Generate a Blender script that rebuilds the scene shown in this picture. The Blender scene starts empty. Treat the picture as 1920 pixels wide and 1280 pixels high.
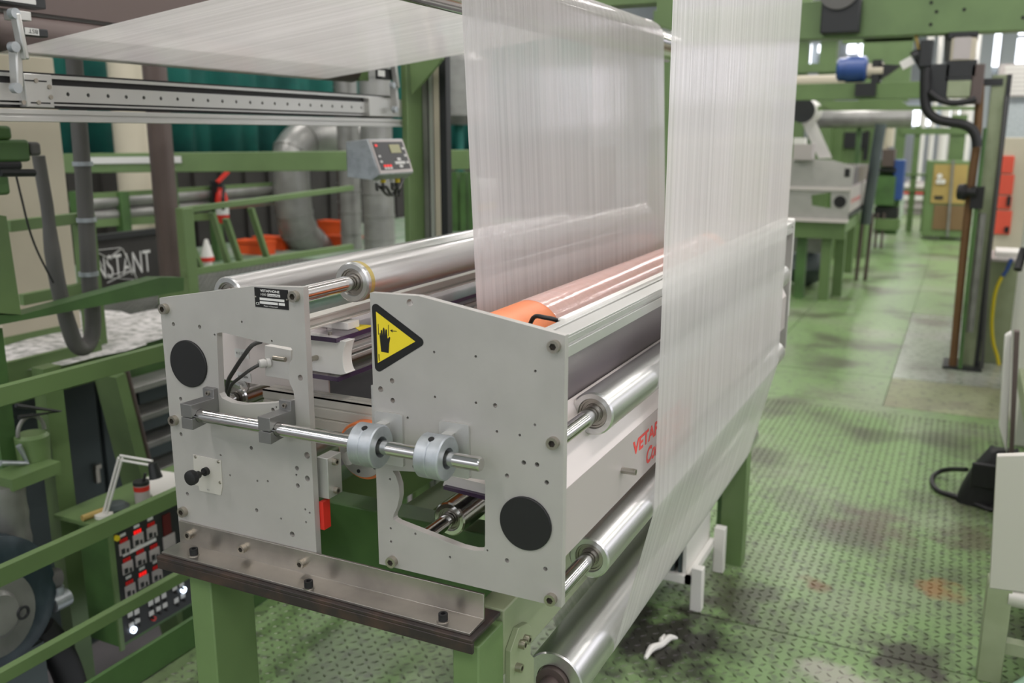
import bpy, bmesh, math, random
from math import sin, cos, pi, radians, sqrt, atan2
from mathutils import Vector, Matrix
from mathutils.geometry import tessellate_polygon
random.seed(7)
S = bpy.context.scene
COL = S.collection

# ---------------------------------------------------------------- camera
FPX, YAW, PIT, CH = 1715.3, .453465, .222184, 1.7
CAM = Vector((0, 0, CH))
FW = Vector((-sin(YAW)*cos(PIT), cos(YAW)*cos(PIT), -sin(PIT)))
RT = Vector((cos(YAW), sin(YAW), 0))
UP = RT.cross(FW)
cd = bpy.data.cameras.new('camera'); cam = bpy.data.objects.new('camera', cd); COL.objects.link(cam)
cam.matrix_world = Matrix(((RT.x, UP.x, -FW.x, 0), (RT.y, UP.y, -FW.y, 0), (RT.z, UP.z, -FW.z, CH), (0, 0, 0, 1)))
cd.sensor_width = 36; cd.lens = 36*FPX/1920; cd.clip_end = 200; cd.clip_start = .02
cd.dof.use_dof = True; cd.dof.focus_distance = 1.75; cd.dof.aperture_fstop = 3.4
S.camera = cam

# ---------------------------------------------------------------- world, lamps, exposure
W = bpy.data.worlds.new('world'); S.world = W; W.use_nodes = True
bg = W.node_tree.nodes['Background']; bg.inputs[0].default_value = (.93, .97, 1, 1); bg.inputs[1].default_value = .62
S.view_settings.view_transform = 'Standard'; S.view_settings.look = 'None'
S.view_settings.gamma = 1; S.view_settings.use_curve_mapping = False
S.view_settings.exposure = 0.0
def hall_lamp(x, y, z, sx, sy, power, col=(1, .94, .92)):
    l = bpy.data.lights.new('hall_lamp', 'AREA'); l.shape = 'RECTANGLE'; l.size = sx; l.size_y = sy
    l.energy = power; l.color = col
    o = bpy.data.objects.new('hall_lamp', l); COL.objects.link(o); o.location = (x, y, z)
for lx in (-5.4, -1.6, 1.6, 4.8):
    for ly in (-2.5, 2.6, 7.5, 13.0, 19.0, 26.0):
        hall_lamp(lx, ly, 5.6, .35, 2.6, 88 if ly < 10 else 125)

# ---------------------------------------------------------------- pixel -> point on a known plane
def P(px, py, ax, v):
    d = FW*FPX + RT*(px-960) - UP*(py-640)
    i = 'xyz'.index(ax); t = (v-CAM[i])/d[i]
    return CAM + d*t

# ---------------------------------------------------------------- helpers
WP = {}
def tag(o, label=None, cat=None, group=None, kind=None):
    if label: o['label'] = label
    if cat: o['category'] = cat
    if group: o['group'] = group
    if kind: o['kind'] = kind
    return o
def thing(name, label, cat, loc, group=None):
    o = bpy.data.objects.new(name, None); o.empty_display_size = .1; COL.objects.link(o)
    o.location = loc; WP[o] = Vector(loc)
    return tag(o, label, cat, group)
class B:
    def __init__(s): s.v = []; s.f = []
    def add(s, vs, fs):
        n = len(s.v); s.v += [Vector(p) for p in vs]; s.f += [tuple(i+n for i in f) for f in fs]; return s
    def box(s, x0, x1, y0, y1, z0, z1):
        if x0 > x1: x0, x1 = x1, x0
        if y0 > y1: y0, y1 = y1, y0
        if z0 > z1: z0, z1 = z1, z0
        return s.add([(x, y, z) for z in (z0, z1) for y in (y0, y1) for x in (x0, x1)],
                     [(0, 2, 3, 1), (4, 5, 7, 6), (0, 1, 5, 4), (2, 6, 7, 3), (0, 4, 6, 2), (1, 3, 7, 5)])
    def beam(s, a, b, w, h, up=(0, 0, 1)):
        a, b = Vector(a), Vector(b); d = (b-a).normalized(); up = Vector(up)
        if abs(d.dot(up)) > .98: up = Vector((1, 0, 0))
        r = d.cross(up).normalized()*w/2; u = r.cross(d).normalized()*h/2
        vs = [p+q for p in (a, b) for q in (-r-u, r-u, r+u, -r+u)]
        return s.add(vs, [(3, 2, 1, 0), (4, 5, 6, 7), (0, 1, 5, 4), (1, 2, 6, 5), (2, 3, 7, 6), (3, 0, 4, 7)])
    def cyl(s, a, b, r0, r1=None, n=24, cap=True):
        a, b = Vector(a), Vector(b); r1 = r0 if r1 is None else r1
        d = (b-a).normalized(); t = Vector((0, 0, 1)) if abs(d.z) < .9 else Vector((1, 0, 0))
        u = d.cross(t).normalized(); w = d.cross(u)
        vs = [c+(u*cos(2*pi*i/n)+w*sin(2*pi*i/n))*r for c, r in ((a, r0), (b, r1)) for i in range(n)]
        fs = [(i, (i+1) % n, n+(i+1) % n, n+i) for i in range(n)]
        if cap: fs += [tuple(reversed(range(n))), tuple(range(n, 2*n))]
        return s.add(vs, fs)
    def lathe(s, o, d, prof, n=40):
        """prof: list of (distance along d, radius); ends are capped when radius > 0"""
        o, d = Vector(o), Vector(d).normalized(); t = Vector((0, 0, 1)) if abs(d.z) < .9 else Vector((1, 0, 0))
        u = d.cross(t).normalized(); w = d.cross(u); vs = []; fs = []
        for h, r in prof:
            vs += [o+d*h+(u*cos(2*pi*i/n)+w*sin(2*pi*i/n))*r for i in range(n)]
        for k in range(len(prof)-1):
            for i in range(n):
                fs.append((k*n+i, k*n+(i+1) % n, (k+1)*n+(i+1) % n, (k+1)*n+i))
        if prof[0][1] > 1e-5: fs.append(tuple(reversed(range(n))))
        if prof[-1][1] > 1e-5: fs.append(tuple(range((len(prof)-1)*n, len(prof)*n)))
        return s.add(vs, fs)
    def tube(s, pts, r, n=10, cap=True):
        pts = [Vector(p) for p in pts]; vs = []; fs = []; u = None
        if len(pts) > 3:                      # smooth the bends
            rl = r if isinstance(r, (list, tuple)) else [r]*len(pts); q = []; rq = []
            for i in range(len(pts)-1):
                p0, p1, p2, p3 = pts[max(i-1, 0)], pts[i], pts[i+1], pts[min(i+2, len(pts)-1)]
                for k in range(5):
                    t = k/5; q.append(.5*(2*p1+(p2-p0)*t+(2*p0-5*p1+4*p2-p3)*t*t+(3*p1-p0-3*p2+p3)*t**3)); rq.append(rl[i]+(rl[i+1]-rl[i])*t)
            pts = q+[pts[-1]]; r = rq+[rl[-1]]
        for k, p in enumerate(pts):
            d = (pts[min(k+1, len(pts)-1)]-pts[max(k-1, 0)]).normalized()
            if u is None:
                t = Vector((0, 0, 1)) if abs(d.z) < .9 else Vector((1, 0, 0)); u = d.cross(t).normalized()
            u = (u-d*u.dot(d)).normalized(); w = d.cross(u)
            rr = r[k] if isinstance(r, (list, tuple)) else r
            vs += [p+(u*cos(2*pi*i/n)+w*sin(2*pi*i/n))*rr for i in range(n)]
        for k in range(len(pts)-1):
            for i in range(n): fs.append((k*n+i, k*n+(i+1) % n, (k+1)*n+(i+1) % n, (k+1)*n+i))
        if cap: fs += [tuple(reversed(range(n))), tuple(range((len(pts)-1)*n, len(pts)*n))]
        return s.add(vs, fs)
    def slab(s, outer, holes, o, u, w, d):
        """2-D outline with holes in the plane (o,u,w), given thickness along vector d"""
        o, u, w, d = Vector(o), Vector(u), Vector(w), Vector(d)
        loops = [outer]+list(holes); flat = [q for l in loops for q in l]
        tri = tessellate_polygon([[Vector((a, b, 0)) for a, b in l] for l in loops])
        n = len(flat); base = [o+u*a+w*b for a, b in flat]
        vs = base+[p+d for p in base]; fs = []
        nrm = u.cross(w)
        for a, b, c in tri:
            q = (flat[b][0]-flat[a][0])*(flat[c][1]-flat[a][1])-(flat[b][1]-flat[a][1])*(flat[c][0]-flat[a][0])
            if abs(q) < 1e-12: continue
            up_ = q > 0
            if (nrm.dot(d) < 0) != up_: t = (c, b, a)
            else: t = (a, b, c)
            fs.append(t); fs.append((t[2]+n, t[1]+n, t[0]+n))
        k = 0
        for l in loops:
            m = len(l)
            for i in range(m): fs.append((k+i, k+(i+1) % m, n+k+(i+1) % m, n+k+i))
            k += m
        return s.add(vs, fs)
    def mesh(s, name, org=(0, 0, 0), smooth=True, fix=True):
        me = bpy.data.meshes.new(name); o = Vector(org)
        me.from_pydata([p-o for p in s.v], [], s.f); me.update()
        if fix:
            bm = bmesh.new(); bm.from_mesh(me); bmesh.ops.recalc_face_normals(bm, faces=bm.faces); bm.to_mesh(me); bm.free()
        if smooth:
            me.shade_smooth(); me.set_sharp_from_angle(angle=radians(32))
        return me
def link(name, me, parent, org):
    o = bpy.data.objects.new(name, me); COL.objects.link(o); WP[o] = Vector(org)
    if parent: o.parent = parent; o.location = WP[o]-WP[parent]
    else: o.location = org
    return o
def part(name, b, mat, parent, label=None, org=None, bevel=0, fix=True, smooth=True):
    org = WP[parent] if org is None else Vector(org)
    me = b.mesh(name, org, smooth, fix); me.materials.append(mat)
    o = link(name, me, parent, org)
    if bevel:
        m = o.modifiers.new('bevel', 'BEVEL'); m.width = bevel; m.segments = 2; m.limit_method = 'ANGLE'; m.angle_limit = radians(40)
    return tag(o, label)
def solo(name, b, mat, label, cat, org, group=None, bevel=0, fix=True):
    me = b.mesh(name, org, True, fix); me.materials.append(mat); o = link(name, me, None, org)
    if bevel:
        m = o.modifiers.new('bevel', 'BEVEL'); m.width = bevel; m.segments = 2; m.limit_method = 'ANGLE'; m.angle_limit = radians(40)
    return tag(o, label, cat, group)
def struct(name, b, mat, org=(0, 0, 0), parent=None):
    me = b.mesh(name, org, True); me.materials.append(mat); o = link(name, me, parent, org)
    if not parent: o['kind'] = 'structure'
    return o
def inst(name, me, loc, parent, label=None):
    return tag(link(name, me, parent, loc), label)
def circ(cx, cy, r, n=14, ry=None):
    ry = r if ry is None else ry
    return [(cx+r*cos(2*pi*i/n), cy+ry*sin(2*pi*i/n)) for i in range(n)]
def arc(cx, cz, r, a0, a1, n):
    return [(cx+r*cos(radians(a0+(a1-a0)*i/n)), cz+r*sin(radians(a0+(a1-a0)*i/n))) for i in range(n+1)]
def text(name, body, o, right, up, height, mat, parent, width=None, label=None, depth=.0004, shear=0.0, bold=0.0):
    c = bpy.data.curves.new(name, 'FONT'); c.body = body; c.size = 1; c.extrude = 0; c.shear = shear; c.offset = bold
    t = bpy.data.objects.new(name, c); COL.objects.link(t)
    bpy.context.view_layer.update()
    me = bpy.data.meshes.new_from_object(t.evaluated_get(bpy.context.evaluated_depsgraph_get()))
    bpy.data.objects.remove(t)
    xs = [v.co.x for v in me.vertices]; ys = [v.co.y for v in me.vertices]
    x0, y0 = min(xs), min(ys); sy = height/(max(ys)-y0); sx = sy if width is None else width/(max(xs)-x0)
    right, up = Vector(right).normalized(), Vector(up).normalized(); n = right.cross(up)
    o = Vector(o)
    for v in me.vertices:
        v.co = o+right*((v.co.x-x0)*sx)+up*((v.co.y-y0)*sy)+n*depth-WP[parent]
    me.materials.clear(); me.materials.append(mat); me.name = name
    return tag(link(name, me, parent, WP[parent]), label)

# ---------------------------------------------------------------- materials
def lin(c):
    return tuple(((x/255)/12.92 if x/255 <= .04045 else ((x/255+.055)/1.055)**2.4) for x in c)+(1,)
def nodes(m):
    m.use_nodes = True; return m.node_tree.nodes, m.node_tree.links
def mat(name, rgb, rough=.5, metal=0, vary=None, vscale=6, vamt=.5, bump=0, bscale=80, emit=None, estr=1, stretch=(1, 1, 1), spec=None):
    m = bpy.data.materials.new(name); N, L = nodes(m); p = N['Principled BSDF']
    p.inputs['Base Color'].default_value = lin(rgb); p.inputs['Roughness'].default_value = rough; p.inputs['Metallic'].default_value = metal
    if spec is not None: p.inputs['Specular IOR Level'].default_value = spec
    if emit: p.inputs['Emission Color'].default_value = lin(emit); p.inputs['Emission Strength'].default_value = estr
    if vary or bump:
        g = N.new('ShaderNodeNewGeometry'); mp = N.new('ShaderNodeMapping'); mp.inputs['Scale'].default_value = stretch
        L.new(g.outputs['Position'], mp.inputs['Vector'])
    if vary:
        n = N.new('ShaderNodeTexNoise'); n.inputs['Scale'].default_value = vscale; n.inputs['Detail'].default_value = 6
        L.new(mp.outputs[0], n.inputs['Vector'])
        r = N.new('ShaderNodeMapRange'); r.inputs['From Min'].default_value = .42; r.inputs['From Max'].default_value = .68; r.inputs['To Max'].default_value = vamt
        L.new(n.outputs[0], r.inputs['Value'])
        x = N.new('ShaderNodeMix'); x.data_type = 'RGBA'; x.inputs['A'].default_value = lin(rgb); x.inputs['B'].default_value = lin(vary)
        L.new(r.outputs[0], x.inputs['Factor']); L.new(x.outputs['Result'], p.inputs['Base Color'])
    if bump:
        n2 = N.new('ShaderNodeTexNoise'); n2.inputs['Scale'].default_value = bscale; n2.inputs['Detail'].default_value = 4
        L.new(mp.outputs[0], n2.inputs['Vector'])
        bp = N.new('ShaderNodeBump'); bp.inputs['Strength'].default_value = bump; bp.inputs['Distance'].default_value = .002
        L.new(n2.outputs[0], bp.inputs['Height']); L.new(bp.outputs[0], p.inputs['Normal'])
    return m
M = {}
M['plate'] = mat('anodised_grey', (180, 178, 173), .48, .32, vary=(168, 166, 161), vscale=9, vamt=.6)
M['plate_edge'] = M['plate']
M['alu'] = mat('aluminium', (214, 214, 212), .3, .92, vary=(192, 192, 190), vscale=14, vamt=.4, stretch=(6, .25, 6))
M['clamp'] = mat('grey_anodised_clamp', (128, 128, 126), .42, .6)
M['alu_mat'] = mat('matt_aluminium', (200, 200, 196), .42, .7)
M['chrome'] = mat('polished_steel', (208, 206, 203), .14, 1)
M['steel'] = mat('brushed_steel', (178, 173, 165), .34, .95, vary=(140, 136, 130), vscale=10, vamt=.6)
M['zinc'] = mat('cast_zinc', (188, 194, 198), .45, .75, vary=(150, 156, 160), vscale=30, vamt=.6)
M['bolt'] = mat('bolt_steel', (178, 172, 160), .3, .95)
M['dark'] = mat('dark_recess', (22, 22, 22), .8)
M['black'] = mat('black_plastic', (24, 24, 25), .55)
M['blacksteel'] = mat('rusty_black_steel', (58, 52, 50), .5, .4, vary=(96, 74, 62), vscale=18, vamt=.7)
GREEN = (104, 129, 81)
M['green'] = mat('green_paint', GREEN, .42, 0, vary=(92, 115, 72), vscale=4, vamt=.7, bump=.12, bscale=60)
M['green_d'] = mat('dark_green_paint', (78, 112, 62), .45, 0, vary=(62, 88, 50), vscale=5, vamt=.8)
M['green_p'] = mat('pale_green_paint', (150, 160, 128), .45, 0, vary=(130, 142, 108), vscale=6, vamt=.7)  # pale paint; also stands for the lit side of the near table rail
M['white'] = mat('white_plastic', (226, 224, 218), .45)
M['cream'] = mat('cream_paint', (198, 190, 170), .6, vary=(184, 176, 156), vscale=3)
M['panel'] = mat('light_grey_panel', (181, 174, 171), .4, .1)
M['panelw'] = mat('white_grey_panel', (216, 208, 204), .4, .1)
M['orange'] = mat('orange_silicone', (226, 128, 74), .45, 0, vary=(206, 112, 64), vscale=20, vamt=.4)
M['red'] = mat('red_paint', (205, 48, 36), .4)
M['redtext'] = mat('red_print', (222, 66, 60), .5)
M['yellow'] = mat('yellow_print', (228, 206, 40), .5)
M['blackprint'] = mat('black_print', (16, 16, 16), .5)
M['whiteprint'] = mat('white_print', (215, 215, 212), .5)
M['socket'] = mat('socket_floor', (62, 58, 54), .5, .6)
M['stain'] = mat('yellowed_band', (190, 172, 104), .35, .6)
M['rubber'] = mat('black_rubber', (30, 30, 31), .6)
M['cable'] = mat('grey_cable', (70, 70, 68), .5)
M['hose'] = mat('grey_hose', (96, 95, 92), .55)
M['duct'] = mat('galvanised_duct', (150, 150, 146), .4, .5, vary=(120, 120, 117), vscale=8, vamt=.6)
M['teal'] = mat('teal_curtain', (20, 104, 94), .7, 0, vary=(12, 76, 72), vscale=3, vamt=.8)
M['brown'] = mat('brown_pipe', (92, 80, 76), .5, .2)
M['tan'] = mat('tan_paint', (176, 152, 88), .6, vary=(150, 126, 78), vscale=3)
M['tanlow'] = mat('brown_grille', (122, 98, 66), .7)
M['orangebox'] = mat('orange_plastic', (222, 84, 30), .5)
M['orangepanel'] = mat('orange_panel', (224, 88, 66), .5)
M['blue'] = mat('blue_paint', (48, 78, 140), .4)
M['greycab'] = mat('slate_cabinet', (76, 86, 86), .5, .2, vary=(66, 74, 75), vscale=2)
M['conc'] = mat('grey_concrete', (128, 124, 126), .8, vary=(106, 103, 104), vscale=3)
M['alu_light'] = mat('pale_aluminium', (204, 201, 192), .4, .25)
M['darkwall'] = mat('dark_cladding', (50, 48, 45), .7, vary=(34, 33, 31), vscale=4)
M['hall'] = mat('pale_hall_wall', (190, 196, 198), .8)
M['glow'] = mat('daylight_pane', (240, 244, 250), .3, emit=(240, 245, 255), estr=3.5)
M['daywin'] = mat('window_daylight', (240, 244, 250), .3, emit=(246, 240, 255), estr=2.6)
M['daywin2'] = mat('window_dull_daylight', (240, 244, 250), .3, emit=(240, 244, 255), estr=.9)  # glow of the panes added behind the camera
M['leddim'] = mat('dim_red_led', (90, 8, 8), .4, emit=(200, 14, 12), estr=.28)
M['ledred'] = mat('red_led', (120, 8, 8), .4, emit=(255, 24, 20), estr=.9)
M['ledwhite'] = mat('white_lamp', (230, 240, 255), .4, emit=(220, 235, 255), estr=4)
M['lcd'] = mat('lcd_screen', (150, 150, 96), .3)
M['stripe'] = mat('black_panel', (34, 36, 37), .45)
M['whitedust'] = mat('white_granulate', (225, 222, 220), .9, vary=(150, 152, 146), vscale=24, vamt=1, bump=.5, bscale=60)
M['mesh'] = mat('green_grating', (122, 146, 120), .6, .1, vary=(170, 176, 166), vscale=3, vamt=.9)
M['acrylic'] = bpy.data.materials.new('smoked_acrylic')
N, L = nodes(M['acrylic']); p = N['Principled BSDF']; p.inputs['Base Color'].default_value = lin((150, 142, 150)); p.inputs['Roughness'].default_value = .08
p.inputs['Alpha'].default_value = .42
M['acr_edge'] = mat('purple_acrylic_edge', (66, 50, 74), .2)
M['shield'] = mat('grey_shield', (128, 120, 122), .25, .1)
def film_mat(name, lo, hi):
    m = bpy.data.materials.new(name); N, L = nodes(m)
    N.remove(N['Principled BSDF']); out = N['Material Output']
    g = N.new('ShaderNodeNewGeometry'); mp = N.new('ShaderNodeMapping'); mp.inputs['Scale'].default_value = (.5, 55, .35)
    L.new(g.outputs['Position'], mp.inputs['Vector'])
    n = N.new('ShaderNodeTexNoise'); n.inputs['Scale'].default_value = 1; n.inputs['Detail'].default_value = 5; n.inputs['Roughness'].default_value = .65
    L.new(mp.outputs[0], n.inputs['Vector'])
    bp = N.new('ShaderNodeBump'); bp.inputs['Strength'].default_value = .42; bp.inputs['Distance'].default_value = .004
    L.new(n.outputs[0], bp.inputs['Height'])
    df = N.new('ShaderNodeBsdfDiffuse'); df.inputs['Color'].default_value = (.92, .89, .89, 1)
    tl = N.new('ShaderNodeBsdfTranslucent'); tl.inputs['Color'].default_value = (.90, .87, .87, 1)
    gl = N.new('ShaderNodeBsdfGlossy'); gl.inputs['Roughness'].default_value = .09; gl.inputs['Color'].default_value = (1, 1, 1, 1)
    tr = N.new('ShaderNodeBsdfTransparent'); tr.inputs['Color'].default_value = (.97, .97, .97, 1)
    for x in (df, tl, gl): L.new(bp.outputs[0], x.inputs['Normal'])
    m1 = N.new('ShaderNodeMixShader'); m1.inputs[0].default_value = .5; L.new(df.outputs[0], m1.inputs[1]); L.new(tl.outputs[0], m1.inputs[2])
    m2 = N.new('ShaderNodeMixShader')
    r = N.new('ShaderNodeMapRange'); r.inputs['From Min'].default_value = .3; r.inputs['From Max'].default_value = .7
    r.inputs['To Min'].default_value = lo; r.inputs['To Max'].default_value = hi
    L.new(n.outputs[0], r.inputs['Value']); L.new(r.outputs[0], m2.inputs[0])
    L.new(m1.outputs[0], m2.inputs[1]); L.new(tr.outputs[0], m2.inputs[2])
    lw = N.new('ShaderNodeLayerWeight'); lw.inputs['Blend'].default_value = .5; L.new(bp.outputs[0], lw.inputs['Normal'])
    pw = N.new('ShaderNodeMath'); pw.operation = 'POWER'; pw.inputs[1].default_value = 4; L.new(lw.outputs['Facing'], pw.inputs[0])
    fr = N.new('ShaderNodeMath'); fr.operation = 'MULTIPLY_ADD'; fr.inputs[1].default_value = .35; fr.inputs[2].default_value = .085; L.new(pw.outputs[0], fr.inputs[0])
    m3 = N.new('ShaderNodeMixShader'); L.new(fr.outputs[0], m3.inputs[0]); L.new(m2.outputs[0], m3.inputs[1]); L.new(gl.outputs[0], m3.inputs[2])
    L.new(m3.outputs[0], out.inputs['Surface'])
    return m
M['film'] = film_mat('milky_film', .04, .30)
M['film_contact'] = film_mat('film_pressed_on_roller', .2, .3)
def floor_mat(name, green, worn, dirt, rough, metal=0, stains=()):
    m = bpy.data.materials.new(name); N, L = nodes(m); p = N['Principled BSDF']
    g = N.new('ShaderNodeNewGeometry')
    def noise(sc, det=5):
        n = N.new('ShaderNodeTexNoise'); n.inputs['Scale'].default_value = sc; n.inputs['Detail'].default_value = det
        L.new(g.outputs['Position'], n.inputs['Vector']); return n
    def ramp(n, a, b, c=1):
        r = N.new('ShaderNodeMapRange'); r.inputs['From Min'].default_value = a; r.inputs['From Max'].default_value = b; r.inputs['To Max'].default_value = c
        L.new(n.outputs[0], r.inputs['Value']); return r
    def mix(fac, a, b):
        x = N.new('ShaderNodeMix'); x.data_type = 'RGBA'
        L.new(fac.outputs[0], x.inputs['Factor'])
        if isinstance(a, tuple): x.inputs['A'].default_value = a
        else: L.new(a.outputs['Result'], x.inputs['A'])
        x.inputs['B'].default_value = b; return x
    a = mix(ramp(noise(1.1), .5, .66, .75), lin(green), lin(worn))
    b = mix(ramp(noise(1.7, 9), .5, .66, .85), a, lin(dirt))
    c = mix(ramp(noise(22, 6), .54, .64, .65), b, lin((86, 92, 76)))
    wob = noise(9, 6)
    for (sx, sy, sr, col, amt) in stains:
        d = N.new('ShaderNodeVectorMath'); d.operation = 'DISTANCE'; d.inputs[1].default_value = (sx, sy, 0); L.new(g.outputs['Position'], d.inputs[0])
        w = N.new('ShaderNodeMath'); w.operation = 'MULTIPLY_ADD'; L.new(wob.outputs[0], w.inputs[0]); w.inputs[1].default_value = sr*2.6; w.inputs[2].default_value = -sr*1.3
        s2 = N.new('ShaderNodeMath'); s2.operation = 'ADD'; L.new(d.outputs['Value'], s2.inputs[0]); L.new(w.outputs[0], s2.inputs[1])
        r = N.new('ShaderNodeMapRange'); r.inputs['From Min'].default_value = sr; r.inputs['From Max'].default_value = sr*.35; r.inputs['To Max'].default_value = amt
        L.new(s2.outputs[0], r.inputs['Value']); c = mix(r, c, lin(col))
    L.new(c.outputs['Result'], p.inputs['Base Color']); p.inputs['Roughness'].default_value = rough; p.inputs['Metallic'].default_value = metal
    bp = N.new('ShaderNodeBump'); bp.inputs['Strength'].default_value = .2; bp.inputs['Distance'].default_value = .003
    L.new(noise(60).outputs[0], bp.inputs['Height']); L.new(bp.outputs[0], p.inputs['Normal'])
    return m
def fz(a, c): q = P(a, c, 'z', 0); return q.x, q.y
ST = [(*fz(1530, 1095), .07, (112, 72, 44), .75), (*fz(1765, 1105), .10, (158, 98, 50), .6), (*fz(1700, 1235), .20, (56, 48, 46), .9), (*fz(1640, 985), .22, (92, 80, 70), .7), (*fz(1830, 1010), .2, (90, 80, 68), .7),
      (*fz(1240, 1190), .34, (42, 36, 36), .95), (*fz(1390, 1130), .22, (66, 64, 54), .8), (*fz(1560, 1270), .14, (170, 166, 156), .7), (*fz(640, 1240), .25, (74, 82, 66), .6), (*fz(1500, 935), .2, (96, 100, 84), .6)]
M['floor'] = floor_mat('tread_plate_green', (118, 147, 94), (136, 145, 120), (80, 82, 64), .33, stains=ST)
M['tread'] = floor_mat('tread_lozenge', (104, 120, 86), (142, 142, 130), (76, 74, 64), .3, metal=.25, stains=ST)
M['floor2'] = floor_mat('worn_hatch_plate', (140, 146, 112), (132, 130, 108), (112, 108, 92), .42)
M['floor3'] = floor_mat('bare_worn_plate', (148, 158, 140), (150, 150, 144), (116, 114, 106), .24)
# ================================================================ floor
fl = struct('floor', B().box(-2.2, 6.0, -1.5, 34, -.12, -.012), M['floor'])
xs = [-2.2, -1.27, -.33, .62, 1.6, 2.6]; ysr = [.3, 3.02, 6.12, 6.9, 9.6, 13, 17, 22]
for i in range(5):
    for j in range(7):
        xs = [-2.2, -1.05, .62, 1.6, 2.2, 2.6] if j < 2 else [-2.2, -1.27, -.33, .62, 1.6, 2.6]
        m = M['floor2'] if (j == 2 and i in (2, 3)) else M['floor3'] if (j == 3 and i == 2) else M['floor']
        b = B().box(xs[i]+.003, xs[i+1]-.003, ysr[j]+.003, ysr[j+1]-.003, -.0115, 0)
        part('floor_plate', b, m, fl, org=((xs[i]+xs[i+1])/2, (ysr[j]+ysr[j+1])/2, 0))
b = B(); p_ = .034
for iy in range(int(.5/p_), int(6.0/p_)):
    for ix in range(int(-2.15/p_), int(.75/p_)):
        x, y = ix*p_, iy*p_
        if y > 3.6 and (ix+iy) % 1: continue
        a = radians(45 if (ix+iy) % 2 else -45); c, s_ = cos(a), sin(a); l, w, h = .0145, .0052, .0036
        q = [(-l, 0), (0, -w), (l, 0), (0, w)]
        vs = [(x+u*c-v*s_, y+u*s_+v*c, .0002) for u, v in q]+[(x+.45*(u*c-v*s_), y+.45*(u*s_+v*c), h) for u, v in q]
        b.add(vs, [(4, 5, 6, 7), (0, 1, 5, 4), (1, 2, 6, 5), (2, 3, 7, 6), (3, 0, 4, 7)])
tp = part('tread_pattern', b, M['tread'], fl, fix=False, smooth=False); tp['kind'] = 'stuff'

# ================================================================ machine table
tb = thing('machine_table', 'green steel machine table carrying the open treater in the foreground', 'table', (-1.04, 1.3, 0))
part('top_channel', B().box(-1.412, -.678, 1.236, 1.345, .852, .8595).box(-1.412, -.678, 1.236, 1.244, .832, .852), M['blacksteel'], tb, label='rusty black steel front channel', bevel=.0015)
part('side_rail', B().box(-1.40, -1.33, 1.385, 3.55, .70, .852), M['green'], tb, bevel=.003)
part('side_rail', B().box(-.735, -.68, 1.361, 3.47, .72, .852), M['green_p'], tb, bevel=.003)  # light on the aisle side put into the colour as paler green
part('cross_beam', B().box(-1.33, -.735, 1.62, 1.69, .70, .86), M['green_d'], tb, bevel=.003)
part('cross_beam', B().box(-1.33, -.735, 3.40, 3.47, .70, .852), M['green_d'], tb, bevel=.003)
part('inner_rail', B().box(-1.12, -1.04, 1.69, 3.40, .74, .845), M['green'], tb, bevel=.003)
part('leg', B().box(-1.354, -1.296, 1.262, 1.384, 0, .832), M['green'], tb, bevel=.003)
part('leg', B().box(-.732, -.680, 1.262, 1.36, 0, .832), M['green'], tb, bevel=.003)
part('leg', B().box(-1.40, -1.33, 3.47, 3.55, 0, .70), M['green'], tb, bevel=.003)
part('leg', B().box(-.77, -.672, 3.47, 3.56, 0, .85), M['green_d'], tb, bevel=.003)
br = part('roller_bracket', B().slab([(1.365, .50), (1.47, .50), (1.47, .70), (1.455, .715), (1.455, .775), (1.44, .79), (1.40, .80), (1.365, .77)], [], (-.68, 0, 0), (0, 1, 0), (0, 0, 1), (.012, 0, 0)), M['green_p'], tb, label='pale green bracket bolted to the leg', bevel=.0015)

# shared socket-head bolt, axis -Y, base at origin
def bolt_mesh(r, h, m, axis):
    b = B(); u, w = ((1, 0, 0), (0, 0, 1)) if axis == 'y' else ((0, 1, 0), (0, 0, 1)) if axis == 'x' else ((1, 0, 0), (0, 1, 0))
    d = {'y': (0, h, 0), 'x': (-h, 0, 0), 'z': (0, 0, -h)}[axis]
    o = -Vector(d)
    b.slab(circ(0, 0, r, 20), [circ(0, 0, r*.58, 6)], o, u, w, d)
    me = b.mesh('bolt'); me.materials.append(m)
    # dark floor of the hexagon socket
    bm = bmesh.new(); bm.from_mesh(me)
    vs = [bm.verts.new(o*.35+Vector(u)*a+Vector(w)*c) for a, c in circ(0, 0, r*.6, 6)]
    f = bm.faces.new(vs); f.material_index = 1; bm.normal_update()
    bm.to_mesh(me); bm.free(); me.materials.append(M['socket']); me.shade_smooth(); me.set_sharp_from_angle(angle=radians(32))
    return me
BY = bolt_mesh(.0105, .010, M['bolt'], 'y'); BYs = bolt_mesh(.0092, .010, M['bolt'], 'y'); BYt = bolt_mesh(.0045, .004, M['bolt'], 'y')
BX = bolt_mesh(.0085, .012, M['bolt'], 'x'); BZ = bolt_mesh(.0085, .012, M['black'], 'z')
for y, z in ((1.405, .765), (1.425, .765), (1.39, .725), (1.40, .60)):
    inst('bolt', BX, (-.668, y, z), br)

# ================================================================ corona treater
YP, TH = 1.303, .015
XW, ZW = Vector((1, 0, 0)), Vector((0, 0, 1))
tr = thing('corona_treater', 'opened film treater with grey side plates, guide shaft and warning triangle', 'machine', (-.98, YP, .86))
def onp(pts, zx=None): return [(lambda q: (q.x, q.z))(P(a, b, 'y', YP)) for a, b in pts]
def z4(ox, oy, pts): return [(ox+a/4, oy+b/4) for a, b in pts]
def holes(pts, rs):
    out = []
    for (a, b), r in zip(pts, rs):
        q = P(a, b, 'y', YP); out.append(circ(q.x, q.z, r, 12))
    return out
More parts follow.
